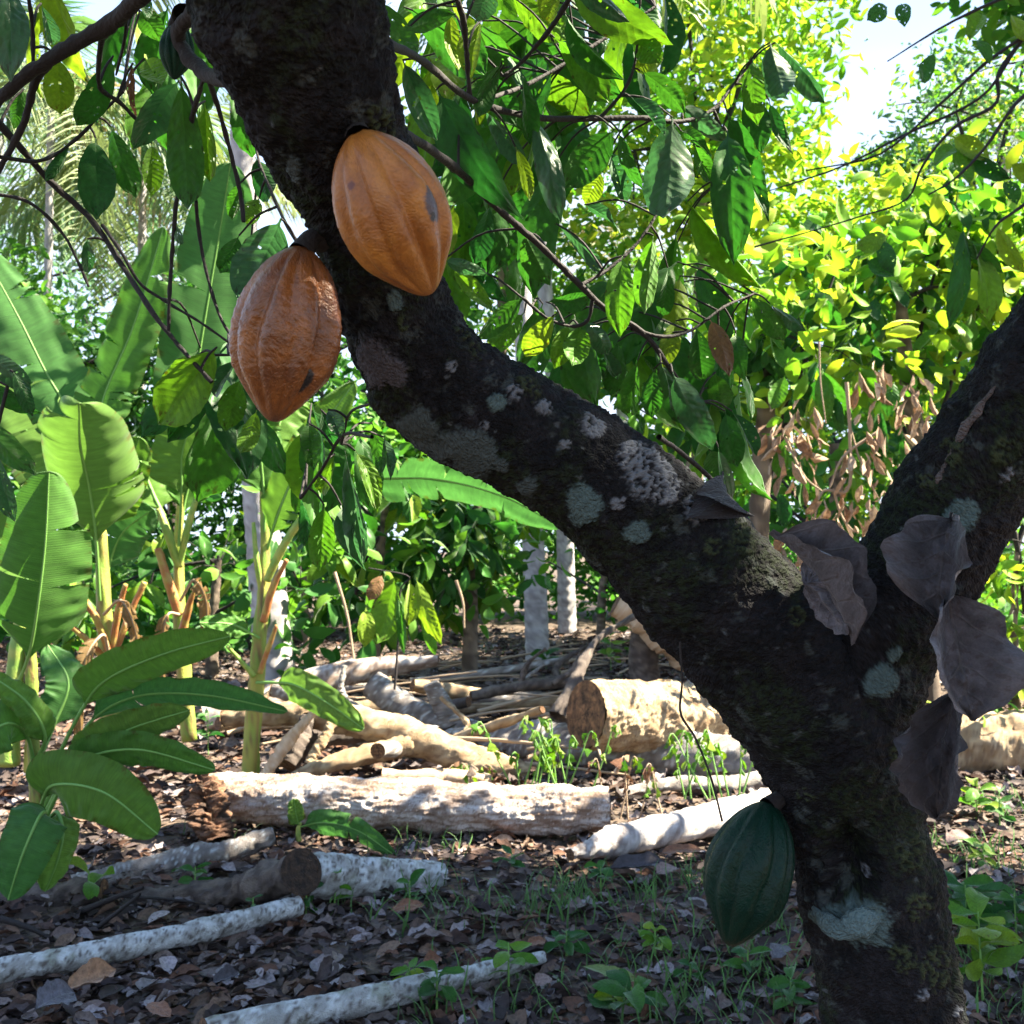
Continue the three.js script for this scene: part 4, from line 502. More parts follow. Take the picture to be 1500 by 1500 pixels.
log('split_timber', 'brown bark slab lying behind the long pale log', 'timber', [[560, 1136, 5.6], [640, 1140, 5.6], [720, 1140, 5.6]], [9, 14, 8], 'raw', { nl: 40, nr: 8, rough: 0.03 });
log('split_timber', 'bark slab leaning between the dry banana stalks', 'timber', [[420, 1120, 6.1], [440, 1085, 6.2], [452, 1048, 6.3]], [16, 18, 8], 'dark', { nl: 30, nr: 8, rough: 0.03 });
log('fallen_branch', 'low crooked branch between the sawn log and the split timber', 'branch', [[905, 1165, 5.7], [980, 1148, 5.8], [1060, 1150, 5.9], [1130, 1140, 6]], [8, 12, 14, 14], 'grey', { nl: 50, nr: 16, rough: 0.02 });

{ // the tangle of cut branches
  const R = rng(411), where = ['between the forked branch and the saplings', 'beside the pale tapering log', 'behind the dry banana stalks', 'in front of the far pole', 'over the brushwood', 'beside the upright broken stub', 'behind the long pale log', 'under the sawn log end', 'close to the yellow banana stem', 'at the edge of the saplings', 'across the crooked grey branch', 'beside the brown bark slab'], looks = ['crooked grey cut branch', 'thin tan cut branch', 'knobbly brown cut branch'];
  where.forEach((w, k) => { const px = 430 + 33 * k + 20 * gauss(R), py = 1000 + 105 * R(), d = groundD(py, 0.08), dx = 60 + 70 * R(), dy = gauss(R) * 16, t = k % 3; log('cut_branch', looks[t] + ' lying ' + w, 'branch', [[px - dx, py - dy, d + 0.3 * gauss(R)], [px, py - 8 * R(), d], [px + dx, py + dy, d + 0.3 * gauss(R)]], [7 + 5 * R(), 9 + 5 * R(), 5 + 3 * R()], ['grey', 'tan', 'dark'][t], { nl: 40, nr: 14, rough: 0.015, group: 'cut branches in the log pile', arms: R() < 0.7 ? [[[[px, py - 4, d], [px + 20 * gauss(R), py - 26, d + 0.1], [px + 30 * gauss(R), py - 50 - 20 * R(), d + 0.2]], [7, 5, 3]]] : [] }); });
}

// ---------- sticks ----------
const stickR = rng(301);
const stickDefs = [[490, 838, 518, 965, 8, 2.6], [668, 850, 680, 920, 9, 2.5], [0, 1345, 90, 1385, 3.7, 5], [95, 1345, 210, 1300, 3.9, 5], [110, 1385, 205, 1310, 3.8, 4], [160, 1312, 340, 1330, 4, 2.5], [190, 1310, 200, 1350, 4, 4], [284, 1390, 290, 1350, 3.6, 2], [350, 1360, 385, 1325, 3.8, 2.5], [1000, 945, 1020, 1010, 8.2, 3], [1090, 890, 1110, 1000, 8, 4], [1010, 1040, 1140, 1010, 8, 6]];
const stickLabels = ['pale upright stick rising beside the drooping seedling', 'short pale upright stick in front of the far sapling', 'dark stick poking out under the young banana plant', 'dark forked stick lying against the bare dark log', 'dark stick crossing below the bare dark log', 'long thin dark twig lying along the bare dark log', 'short dark peg of wood by the bare dark log', 'thin dark twig standing in front of the long thin pole', 'thin dark twig leaning over the tip of the long thin pole', 'pale upright stick beside the dark stump', 'pale upright stick behind the arching limb', 'pale stick lying behind the arching limb'];
stickDefs.forEach(([x0, y0, x1, y1, d, r], k) => tag(part('stick', twig([P(x0, y0, d), P((x0 + x1) / 2 + 4, (y0 + y1) / 2 - 3, d), P(x1, y1, d)], M(r, d), M(r * 0.6, d)), k < 2 || k > 8 ? paleTwig : twigMat), stickLabels[k], 'stick', 'single sticks in the clearing'));
for (let k = 0; k < 90; k++) { const z = -6.2 - 6 * stickR(), x = -2.2 + 4.6 * stickR() + (z + 6) * 0.02, a = gauss(stickR) * 0.5, l = 0.3 + 0.8 * stickR(), y = 0.03 + 0.12 * stickR(); const p = V(x, y, z), q = V(x + l * Math.cos(a), y + gauss(stickR) * 0.05 + 0.05, z + l * Math.sin(a)); tag(part('stick', twig([p, p.clone().lerp(q, 0.5).add(V(0, 0.02, 0.02)), q], 0.008 + 0.012 * stickR(), 0.005), paleTwig), 'pale brushwood stick lying among the felled branches', 'stick', 'brushwood between the felled logs'); }
// ---------- trees, palms and undergrowth behind ----------
const trunkCol = (base, pale) => (p) => mix3(base, pale, ss(-0.3, 0.4, fbm(p.x * 6, p.y * 14, p.z * 6, 4)));
const brownBark = trunkCol([0.09, 0.065, 0.05], [0.26, 0.2, 0.15]), palmBark = (p) => { const r = Math.sin(p.y * 42 + 2 * noise(p.x * 5, p.y * 3, p.z * 5)); const n = fbm(p.x * 9, p.y * 9, p.z * 9, 4); return mix3(mix3([0.3, 0.28, 0.29], [0.5, 0.48, 0.48], ss(-0.4, 0.4, n)), [0.2, 0.18, 0.18], ss(0.8, 1, r) * 0.5 + ss(0.3, 0.6, fbm(p.x * 30, p.y * 30, p.z * 30, 3)) * 0.5); };
// leaves of a crown built one by one, hanging in sprays; zones: [px, py, depth, rx px, ry px, rd m]
function inZone(z, R, shell = 0.45) { const [x, y, d, rx, ry, rd] = z; let a, b, c; do { a = R() * 2 - 1; b = R() * 2 - 1; c = R() * 2 - 1; } while (a * a + b * b + c * c > 1); const l = Math.hypot(a, b, c), k = Math.pow(l, shell) / l; const q = P(x, y, d); return V(q.x + M(rx, d) * a * k, q.y + M(ry, d) * b * k, q.z + rd * c * k); }
function sprays(o, zones, n, len, tones, R, { geos = LGm, out = 0.6, mats = L } = {}) {
  let left = n; const anchors = [];
  while (left > 0) {
    const z = pick(zones, R), a = inZone(z, R), m = 3 + Math.floor(R() * 5), tone = R() < 0.4 ? 'flush' : 'mature', az = R() * TAU; anchors.push([a, z]);
    for (let k = 0; k < m && left > 0; k++, left--) {
      const l = len * (0.65 + 0.6 * R()), ang = az + k * 2.4, dir = V(Math.cos(ang) * out, -0.45 - 0.7 * R(), Math.sin(ang) * out).normalize(), b = a.clone().add(V(gauss(R) * 0.02, -k * 0.02, gauss(R) * 0.02));
      const mesh = part('leaf', pick(geos, R), pick(mats[tone], R), o); poseLeaf(mesh, b, b.clone().addScaledVector(dir, l), l * (0.32 + 0.12 * R()), gauss(R) * 0.5, b.clone().add(V(gauss(R) * 0.5, 2, 0.6 + gauss(R) * 0.5)));
    }
  }
  return anchors;
}
function mass(o, name, zones, n, len, palette, R, { geo = LGs[0], mat = instLeaf, clump = 0.3, per = 26 } = {}) {
  const im = new THREE.InstancedMesh(geo, mat, n), e = new THREE.Object3D(), c = new THREE.Color(); let a = null, pal = null;
  for (let k = 0; k < n; k++) {
    if (k % per === 0) { a = inZone(pick(zones, R), R); pal = pick(palette, R); }
    const l = len * (0.6 + 0.7 * R()), b = a.clone().add(V(gauss(R) * clump, gauss(R) * clump * 0.6, gauss(R) * clump)), dir = V(gauss(R), -0.5 + gauss(R) * 0.6, gauss(R)).normalize();
    poseLeaf(e, b, b.clone().addScaledVector(dir, l), l * 0.42, R() * TAU, b.clone().add(V(gauss(R), 1.5, gauss(R)))); e.updateMatrix(); im.setMatrixAt(k, e.matrix);
    const v = 0.75 + 0.5 * R(); im.setColorAt(k, c.setRGB(pal[0] * v, pal[1] * v, pal[2] * v));
  }
  im.name = name; im.userData.kind = 'stuff'; o.add(im); return im;
}
const G1 = { broad: [[0.035, 0.16, 0.014], [0.028, 0.14, 0.014], [0.06, 0.2, 0.014], [0.1, 0.26, 0.015]], lime: [[0.22, 0.4, 0.015], [0.15, 0.34, 0.015], [0.32, 0.44, 0.02], [0.09, 0.28, 0.012]], cool: [[0.06, 0.16, 0.06], [0.1, 0.22, 0.07], [0.05, 0.14, 0.05]] };  // middle palette: leaf green yellowed and brightened, sunlight put into the colour
function cacaoTree(label, trunk, r, zones, n, len, tones, seed, extra = 0, pal = G1.broad, group = 'cacao trees behind the clearing') {
  const o = thing('cacao_tree', label, 'tree', group), R = rng(seed);
  part('trunk', tube(W3(trunk), r.map((x, i) => M(x, trunk[Math.round(i * (trunk.length - 1) / (r.length - 1))][2])), 40, 14, { col: brownBark, disp: (p) => 0.015 * fbm(p.x * 9, p.y * 9, p.z * 9, 3) }), logMat, o);
  const an = sprays(o, zones, n, len, tones, R), top = W3(trunk);
  for (const z of zones) { const c = P(z[0], z[1], z[2]), s = top[Math.min(top.length - 1, 1 + Math.floor(R() * (top.length - 1)))]; part('branch', twig([s, s.clone().lerp(c, 0.5).add(V(0, 0.08, 0)), c], 0.02, 0.008), twigMat, o); for (const [a, zz] of an) if (zz === z && R() < 0.7) part('twig', tube([c, c.clone().lerp(a, 0.6).add(V(0, 0.04, 0)), a], [0.006, 0.004, 0.003], 5, 4), twigMat, o); }
  if (extra) mass(o, 'foliage', zones, extra, len * 0.8, pal, R, { geo: LGm[2], clump: 0.22, per: 8 });
  return o;
}
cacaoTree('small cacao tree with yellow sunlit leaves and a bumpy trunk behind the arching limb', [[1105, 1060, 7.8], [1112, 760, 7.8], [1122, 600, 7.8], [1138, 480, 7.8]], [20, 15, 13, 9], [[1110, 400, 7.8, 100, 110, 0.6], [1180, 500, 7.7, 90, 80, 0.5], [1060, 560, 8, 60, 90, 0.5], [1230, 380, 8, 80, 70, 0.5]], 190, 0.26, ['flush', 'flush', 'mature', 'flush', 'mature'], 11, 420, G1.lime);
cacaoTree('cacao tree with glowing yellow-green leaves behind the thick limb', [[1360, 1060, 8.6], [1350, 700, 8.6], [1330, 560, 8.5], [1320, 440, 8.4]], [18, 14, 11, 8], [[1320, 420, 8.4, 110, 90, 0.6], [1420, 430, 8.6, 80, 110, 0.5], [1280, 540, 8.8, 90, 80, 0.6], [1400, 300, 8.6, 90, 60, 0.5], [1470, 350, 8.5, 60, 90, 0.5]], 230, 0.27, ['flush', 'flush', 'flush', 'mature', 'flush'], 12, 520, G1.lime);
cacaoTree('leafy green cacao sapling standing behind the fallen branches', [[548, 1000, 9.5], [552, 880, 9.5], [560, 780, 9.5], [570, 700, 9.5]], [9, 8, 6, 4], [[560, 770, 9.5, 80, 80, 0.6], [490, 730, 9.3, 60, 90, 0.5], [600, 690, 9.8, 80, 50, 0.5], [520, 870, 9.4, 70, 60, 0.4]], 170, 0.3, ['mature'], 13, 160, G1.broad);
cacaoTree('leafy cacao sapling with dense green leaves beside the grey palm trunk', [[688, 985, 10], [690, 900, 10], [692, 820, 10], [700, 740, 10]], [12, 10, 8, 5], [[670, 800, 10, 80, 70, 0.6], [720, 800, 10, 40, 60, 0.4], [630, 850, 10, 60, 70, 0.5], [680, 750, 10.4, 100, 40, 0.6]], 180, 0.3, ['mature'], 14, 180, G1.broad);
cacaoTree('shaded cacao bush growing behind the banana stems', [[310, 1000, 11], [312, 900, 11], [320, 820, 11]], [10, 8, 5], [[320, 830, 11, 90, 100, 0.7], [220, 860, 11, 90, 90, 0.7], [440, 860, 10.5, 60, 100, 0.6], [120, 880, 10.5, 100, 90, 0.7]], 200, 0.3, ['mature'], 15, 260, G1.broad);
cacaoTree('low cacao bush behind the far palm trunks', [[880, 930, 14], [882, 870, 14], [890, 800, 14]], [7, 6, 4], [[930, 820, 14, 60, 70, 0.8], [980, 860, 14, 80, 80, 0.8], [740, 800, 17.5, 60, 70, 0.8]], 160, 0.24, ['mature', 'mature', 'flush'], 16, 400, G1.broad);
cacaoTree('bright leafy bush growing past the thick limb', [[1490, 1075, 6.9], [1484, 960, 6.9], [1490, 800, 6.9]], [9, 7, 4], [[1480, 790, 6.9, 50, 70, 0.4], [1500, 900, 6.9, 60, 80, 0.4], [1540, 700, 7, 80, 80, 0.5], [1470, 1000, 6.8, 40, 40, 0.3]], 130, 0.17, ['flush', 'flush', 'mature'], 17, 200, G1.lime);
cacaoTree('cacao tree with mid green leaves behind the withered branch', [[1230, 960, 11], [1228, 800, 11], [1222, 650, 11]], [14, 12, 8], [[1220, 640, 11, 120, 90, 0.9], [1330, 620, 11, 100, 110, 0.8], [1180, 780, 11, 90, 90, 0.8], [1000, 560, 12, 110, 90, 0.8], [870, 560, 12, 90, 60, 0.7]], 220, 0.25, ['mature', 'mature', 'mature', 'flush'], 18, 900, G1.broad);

{ // few-leaved sapling in front of the clearing
  const o = thing('cacao_seedling', 'thin seedling with a few long drooping green leaves above the pale fallen log', 'seedling');
  part('stem', twig(W3([[578, 1010, 5.6], [584, 930, 5.6], [588, 860, 5.6], [600, 846, 5.6], [540, 832, 5.6]]), 0.007, 0.003), twigMat, o);
  for (const [x0, y0, x1, y1, w, t] of [[578, 848, 550, 944, 46, 'flush'], [600, 850, 598, 916, 24, 'flush'], [610, 846, 647, 945, 28, 'flush'], [536, 890, 534, 948, 26, 'flush'], [560, 842, 540, 880, 22, 'red'], [584, 870, 592, 960, 14, 'mature'], [620, 900, 638, 960, 18, 'flush']]) poseLeaf(part('leaf', pick(LG, stickR), pick(L[t], stickR), o), P(x0, y0, 5.6), P(x1, y1, 5.55), M(w, 5.6), gauss(stickR) * 0.3);
}
const straw = [dryMat(0.46, 0.33, 0.2), dryMat(0.6, 0.48, 0.33), dryMat(0.32, 0.19, 0.1), dryMat(0.52, 0.36, 0.22)];
{ // withered branch hung with dead leaves
  const o = thing('withered_branch', 'broken branch hung with curled brown dead leaves in the sun', 'branch'), R = rng(61);
  for (const [pts, r] of [[[[1240, 560, 6.7], [1245, 640, 6.7], [1240, 720, 6.7], [1205, 720, 6.7], [1190, 830, 6.7]], 6], [[[1290, 630, 6.7], [1235, 670, 6.7], [1215, 715, 6.7]], 5], [[[1245, 625, 6.7], [1262, 680, 6.7], [1292, 740, 6.7]], 3], [[[1220, 716, 6.7], [1235, 760, 6.7], [1252, 780, 6.7]], 4], [[[1150, 640, 6.7], [1180, 700, 6.7], [1205, 720, 6.7]], 4], [[[1200, 500, 6.7], [1202, 560, 6.7], [1210, 620, 6.7]], 3]]) part('limb', twig(W3(pts), M(r * 0.5, 7), M(r * 0.25, 7)), paleTwig, o);
  for (const [zx, zy, rx, ry, n] of [[1165, 650, 45, 70, 60], [1275, 700, 50, 80, 60], [1195, 790, 60, 70, 54], [1275, 570, 25, 50, 26], [1335, 590, 22, 60, 30], [1255, 790, 50, 60, 40]]) for (let k = 0; k < n; k++) { const b = inZone([zx, zy, 6.7 + gauss(R) * 0.1, rx, ry, 0.25], R, 0.9), l = 0.05 + 0.12 * R(); poseLeaf(part('dead_leaf', pick(LDs, R), pick(straw, R), o), b, b.clone().add(V(gauss(R) * 0.5, -1 + 0.3 * gauss(R), gauss(R) * 0.5).normalize().multiplyScalar(l)), l * (0.22 + 0.22 * R()), R() * TAU, EYE, 0.9); }
  for (const [x0, y0, x1, y1, w, t] of [[1200, 540, 1245, 625, 34, 'flush'], [1205, 540, 1212, 620, 28, 'flush'], [1225, 580, 1232, 635, 18, 'flush'], [1150, 550, 1130, 600, 26, 'flush'], [1170, 610, 1200, 640, 20, 'flush'], [1190, 580, 1180, 630, 18, 'flush'], [1150, 640, 1140, 700, 24, 0], [1290, 600, 1300, 660, 22, 0], [1250, 690, 1262, 745, 20, 0], [1310, 560, 1300, 610, 24, 0], [1140, 720, 1150, 775, 22, 0], [1285, 740, 1275, 790, 20, 0], [1180, 700, 1172, 745, 16, 0], [1320, 640, 1335, 690, 20, 0]]) poseLeaf(part('leaf', pick(LG, R), pick(L[R() < 0.4 ? 'flush' : 'mature'], R), o), P(x0, y0, 6.9), P(x1, y1, 6.85), M(w, 6.9), gauss(R) * 0.3);
}
// palms: [label, trunk px, r px, crown height]
function frondGeo(len, seed, n = 46, spread = 0.42, droop = 0.9) {
  const R = rng(seed), pos = [], idx = []; const at = (t) => V(0, 0.34 * len * t - droop * len * t * t * 0.8, len * t * (1 - 0.18 * t));
  const quad = (a, b, c, d) => { const k = pos.length / 3; for (const p of [a, b, c, d]) pos.push(p.x, p.y, p.z); idx.push(k, k + 1, k + 2, k, k + 2, k + 3); };
  for (let i = 0; i < 14; i++) { const a = at(i / 14), b = at((i + 1) / 14), w0 = 0.022 * (1.1 - i / 14), w1 = 0.022 * (1.1 - (i + 1) / 14); quad(a.clone().add(V(-w0, 0, 0)), a.clone().add(V(w0, 0, 0)), b.clone().add(V(w1, 0, 0)), b.clone().add(V(-w1, 0, 0))); quad(a.clone().add(V(0, -w0, 0)), a.clone().add(V(0, w0, 0)), b.clone().add(V(0, w1, 0)), b.clone().add(V(0, -w1, 0))); }
  for (const s of [-1, 1]) for (let i = 0; i < n; i++) { const t = 0.12 + 0.88 * i / n, l = len * spread * Math.pow(Math.sin(Math.PI * (0.12 + 0.8 * t)), 0.7) * (0.85 + 0.3 * R()) * 0.62, c = at(t), dn = 0.25 + 0.55 * R(), dir = V(s * 0.85, -dn, 0.45 + 0.2 * R()).normalize(), m = c.clone().addScaledVector(dir, l * 0.5), e = c.clone().addScaledVector(dir, l).add(V(0, -l * 0.3, 0)), w = 0.02 + 0.008 * R(), o = V(0, 0, w); quad(c, c.clone().add(V(0, 0, 0.006)), m.clone().add(o), m.clone().sub(o)); quad(m.clone().sub(o), m.clone().add(o), e, e.clone().add(V(0, 0, 0.004))); }
  const g = new THREE.BufferGeometry(); g.setAttribute('position', new THREE.Float32BufferAttribute(pos, 3)); g.setIndex(idx); g.computeVertexNormals(); return g;
}
const frondMats = [[0.06, 0.15, 0.05], [0.1, 0.2, 0.05], [0.2, 0.27, 0.07], [0.3, 0.24, 0.1]].map(([r, g, b]) => new THREE.MeshPhysicalMaterial({ color: C(r, g, b), roughness: 1, clearcoat: 0.4, clearcoatRoughness: 0.35, transmission: 0.35, thickness: 0, side: THREE.DoubleSide }));
const FG = [frondGeo(3.2, 1), frondGeo(2.8, 2, 42, 0.46, 1.1), frondGeo(3.5, 3, 50, 0.4, 0.7)];
function palm(label, pts, r, fronds, seed, scale = 1, group = 'palms around the clearing') {
  const o = thing('palm_tree', label, 'palm', group), R = rng(seed), w = W3(pts);
  part('trunk', tube(w, r.map((x, i) => M(x, pts[Math.round(i * (pts.length - 1) / (r.length - 1))][2])), 160, 24, { col: palmBark, disp: (p) => 0.004 * Math.sin(p.y * 42) + 0.006 * fbm(p.x * 6, p.y * 6, p.z * 6, 3) }), logMat, o);
  for (let k = 0; k < fronds; k++) { const m = part('frond', FG[k % 3], frondMats[R() < 0.12 ? 3 : Math.floor(R() * 3)], o); m.position.copy(w.at(-1)); m.rotation.set(0, 0, 0); m.rotation.order = 'YXZ'; m.rotation.y = k * 2.4 + R() * 0.4; m.rotation.x = -0.75 + 1.15 * (k / fronds) + 0.2 * R(); m.rotation.z = gauss(R) * 0.15; m.scale.setScalar(scale * (0.85 + 0.3 * R())); }
}
palm('tall pale grey palm trunk standing behind the banana plants', [[404, 1004, 10.3], [392, 860, 10.3], [372, 640, 10.3], [358, 300, 10.3], [352, 0, 10.3], [350, -450, 10.3]], [30, 27, 21, 18, 17, 14], 13, 3);
palm('slim grey palm trunk standing at the back of the clearing', [[788, 975, 12.2], [784, 860, 12.2], [776, 700, 12.2], [764, 400, 12.2], [756, 100, 12.2], [750, -250, 12.2]], [18, 17, 15, 13, 12, 11], 12, 4);
palm('second slim palm trunk farther behind the first at the back', [[831, 926, 16.5], [829, 840, 16.5], [824, 700, 16.5], [798, 420, 16.5], [790, 150, 16.5], [785, -100, 16.5]], [14, 13, 12, 11, 10, 9], 12, 5);
palm('short palm with drooping fronds far behind the banana leaves', [[60, 930, 17], [62, 700, 17], [70, 420, 17], [75, 150, 17]], [8, 7, 6, 5], 18, 6, 1.1);
palm('feathery palm with hanging yellow-green fronds behind the upright banana leaf', [[205, 920, 20], [205, 600, 20], [208, 350, 20], [210, 250, 20]], [7, 6, 6, 5], 18, 7, 1.1);
palm('far palm with a dense crown above the bananas', [[-60, 920, 22], [-50, 600, 22], [-20, 300, 22], [0, 200, 22]], [10, 9, 9, 8], 12, 8, 1.2);
palm('distant palm with arching fronds under the leafy branch', [[905, 905, 21], [910, 700, 21], [912, 480, 21], [915, 400, 21]], [9, 9, 8, 7], 14, 9, 0.9);
palm('distant palm rising beyond the yellow-green trees', [[1480, 900, 26], [1475, 500, 26], [1470, 250, 26], [1465, 200, 26]], [9, 9, 8, 7], 14, 10, 0.9);
// broad trees farther back
function farTree(label, base, r, zones, n, len, pal, seed, opts = {}) {
  const o = thing('forest_tree', label, 'tree', 'trees around the clearing'), R = rng(seed), w = base.map((b) => b.isVector3 ? b : P(...b));
  part('trunk', tube(w, [r, r * 0.8, r * 0.45], 30, 12, { col: brownBark, disp: (p) => 0.04 * fbm(p.x * 4, p.y * 4, p.z * 4, 3) }), logMat, o);
  for (const z of zones) { const c = P(z[0], z[1], z[2]), s = w.at(-1).clone().lerp(w[0], 0.15 * R()); part('limb', twig([s, s.clone().lerp(c, 0.5).add(V(0, 0.2, 0)), c], r * 0.4, r * 0.12), twigMat, o); for (let k = 0; k < 4; k++) { const e = inZone(z, R); part('branch', twig([c, c.clone().lerp(e, 0.5).add(V(0, 0.1, 0)), e], r * 0.14, 0.008, 5), twigMat, o); } }
  mass(o, 'crown', zones, n, len, pal, R, opts);
}
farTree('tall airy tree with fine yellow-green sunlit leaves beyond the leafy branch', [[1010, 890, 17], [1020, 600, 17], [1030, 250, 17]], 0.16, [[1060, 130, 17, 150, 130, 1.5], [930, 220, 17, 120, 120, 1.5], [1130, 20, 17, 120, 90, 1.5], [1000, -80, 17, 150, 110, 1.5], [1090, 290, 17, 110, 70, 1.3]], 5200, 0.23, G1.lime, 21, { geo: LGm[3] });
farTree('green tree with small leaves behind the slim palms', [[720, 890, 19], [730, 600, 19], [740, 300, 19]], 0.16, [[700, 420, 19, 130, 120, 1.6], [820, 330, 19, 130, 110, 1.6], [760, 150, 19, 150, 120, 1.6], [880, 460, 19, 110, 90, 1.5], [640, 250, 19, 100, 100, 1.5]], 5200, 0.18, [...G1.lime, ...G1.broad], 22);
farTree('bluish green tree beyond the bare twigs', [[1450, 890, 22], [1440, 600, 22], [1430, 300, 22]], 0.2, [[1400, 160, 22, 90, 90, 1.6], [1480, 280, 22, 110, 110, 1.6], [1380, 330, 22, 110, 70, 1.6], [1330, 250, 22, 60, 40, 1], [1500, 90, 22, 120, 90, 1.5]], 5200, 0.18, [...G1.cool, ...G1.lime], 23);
farTree('dense tree with sunlit yellow-green put into its leaf colour behind the cacao trees', [[1300, 880, 15], [1310, 650, 15], [1320, 450, 15]], 0.14, [[1330, 420, 15, 140, 80, 1.2], [1180, 470, 15, 120, 90, 1.2], [1430, 520, 14, 130, 100, 1.2], [1250, 330, 16, 100, 60, 1.2], [1120, 620, 14, 120, 110, 1.2], [1350, 680, 14, 160, 110, 1.2], [1480, 420, 15, 90, 90, 1.2]], 6500, 0.2, G1.lime, 24);  // crown takes the sun-yellowed palette to look brighter
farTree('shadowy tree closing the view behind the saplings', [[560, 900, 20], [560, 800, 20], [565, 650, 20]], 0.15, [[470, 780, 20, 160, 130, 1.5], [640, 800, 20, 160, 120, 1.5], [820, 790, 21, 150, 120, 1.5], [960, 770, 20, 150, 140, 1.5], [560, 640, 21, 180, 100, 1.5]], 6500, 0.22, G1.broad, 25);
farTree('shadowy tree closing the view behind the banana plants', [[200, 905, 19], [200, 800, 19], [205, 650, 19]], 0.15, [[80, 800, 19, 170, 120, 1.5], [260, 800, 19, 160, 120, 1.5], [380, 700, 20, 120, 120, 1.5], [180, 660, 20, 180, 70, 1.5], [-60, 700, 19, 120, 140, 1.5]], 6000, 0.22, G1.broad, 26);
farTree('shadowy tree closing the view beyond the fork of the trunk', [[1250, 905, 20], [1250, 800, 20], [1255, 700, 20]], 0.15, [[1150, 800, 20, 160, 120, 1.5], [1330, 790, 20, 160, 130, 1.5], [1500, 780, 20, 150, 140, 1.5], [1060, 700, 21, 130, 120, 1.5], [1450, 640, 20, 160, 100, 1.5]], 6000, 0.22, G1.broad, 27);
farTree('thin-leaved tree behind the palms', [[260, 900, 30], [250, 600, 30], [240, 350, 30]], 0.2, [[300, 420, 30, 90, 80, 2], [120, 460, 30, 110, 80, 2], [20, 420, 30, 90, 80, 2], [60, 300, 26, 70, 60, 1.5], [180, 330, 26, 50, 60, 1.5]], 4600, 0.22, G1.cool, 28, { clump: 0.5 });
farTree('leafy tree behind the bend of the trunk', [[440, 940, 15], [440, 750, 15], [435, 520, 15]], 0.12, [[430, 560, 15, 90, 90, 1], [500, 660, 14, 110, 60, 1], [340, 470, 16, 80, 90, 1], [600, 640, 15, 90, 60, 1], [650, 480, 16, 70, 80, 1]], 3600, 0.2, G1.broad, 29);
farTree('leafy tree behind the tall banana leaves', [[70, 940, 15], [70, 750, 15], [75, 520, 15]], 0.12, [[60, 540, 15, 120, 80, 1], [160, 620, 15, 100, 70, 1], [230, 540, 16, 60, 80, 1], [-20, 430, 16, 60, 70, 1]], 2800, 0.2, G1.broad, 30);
{ // bare twigs with a few bright leaves reaching in from the side
  const o = thing('cacao_tree', 'neighbouring cacao tree whose bare twigs and yellow leaves reach into view', 'tree'), R = rng(71);
  part('trunk', tube([V(3.9, -0.1, -3.6), V(3.8, 1.2, -3.7), V(3.5, 2.2, -3.9), V(3.1, 3.1, -4.1)], [0.1, 0.085, 0.07, 0.05], 40, 16, { col: brownBark, disp: (p) => 0.01 * fbm(p.x * 12, p.y * 12, p.z * 12, 3) }), logMat, o);
  const tw = [[[1620, -60, 4.2], [1500, 55, 4.3], [1440, 140, 4.3], [1330, 195, 4.4], [1230, 245, 4.4], [1110, 285, 4.5]], [[1560, 20, 4.2], [1460, 80, 4.3], [1380, 150, 4.3], [1290, 225, 4.4], [1180, 250, 4.4]], [[1500, 55, 4.3], [1462, 110, 4.3], [1460, 150, 4.3], [1400, 185, 4.3], [1350, 245, 4.3], [1330, 290, 4.4], [1250, 320, 4.4], [1105, 362, 4.4]], [[1600, 90, 4.2], [1500, 140, 4.2], [1440, 220, 4.2], [1395, 265, 4.2], [1360, 285, 4.2]], [[1560, -40, 4.4], [1440, 10, 4.4], [1380, 40, 4.4], [1300, 90, 4.4]], [[1640, 200, 4], [1500, 300, 4.1], [1460, 330, 4.1], [1430, 380, 4.2]]];
  for (const p of tw) part('twig', twig(W3(p), 0.009, 0.003, 6), twigMat, o);
  part('branch', twig([V(3.1, 3.1, -4.1), V(2.8, 3.3, -4.2), P(1620, -60, 4.2)], 0.045, 0.02), twigMat, o);
  for (const p of [[P(1560, 20, 4.2)], [P(1600, 90, 4.2)], [P(1560, -40, 4.4)], [P(1640, 200, 4)]]) part('branch', twig([V(3.3, 2.7, -4), V(2.9, 2.6, -4.1), p[0]], 0.03, 0.009), twigMat, o);
  for (const [x0, y0, x1, y1, w, t] of [[1395, 200, 1450, 235, 30, 'flush'], [1400, 215, 1420, 270, 30, 'flush'], [1415, 225, 1480, 262, 26, 'flush'], [1470, 265, 1490, 300, 22, 'flush'], [1480, 240, 1520, 265, 26, 'flush'], [1400, 215, 1370, 245, 26, 'mature'], [1420, 350, 1450, 470, 32, 'flush'], [1410, 330, 1390, 480, 30, 'flush'], [1400, 345, 1470, 400, 26, 'flush'], [1380, 330, 1430, 380, 24, 'flush'], [1460, 330, 1500, 400, 24, 'flush'], [1300, 345, 1255, 365, 28, 'flush'], [1290, 350, 1305, 400, 26, 'flush'], [1270, 380, 1310, 405, 28, 'flush'], [1300, 10, 1270, 30, 26, 'mature'], [1320, 5, 1325, 40, 22, 'mature'], [1370, 75, 1350, 120, 24, 'mature'], [1440, 20, 1420, 60, 26, 'flush'], [1480, 20, 1500, 60, 26, 'mature'], [1430, 60, 1450, 95, 18, 'flush']]) poseLeaf(part('leaf', pick(LG, R), pick(L[R() < 0.4 ? 'flush' : 'mature'], R), o), P(x0, y0, 4.3), P(x1, y1, 4.25), M(w, 4.3), gauss(R) * 0.4);
  mass(o, 'crown', [[1900, -350, 4.2, 260, 260, 1], [2100, 0, 4, 260, 260, 1]], 500, 0.22, G1.broad, R, { geo: LGm[1], clump: 0.3, per: 8 });
}
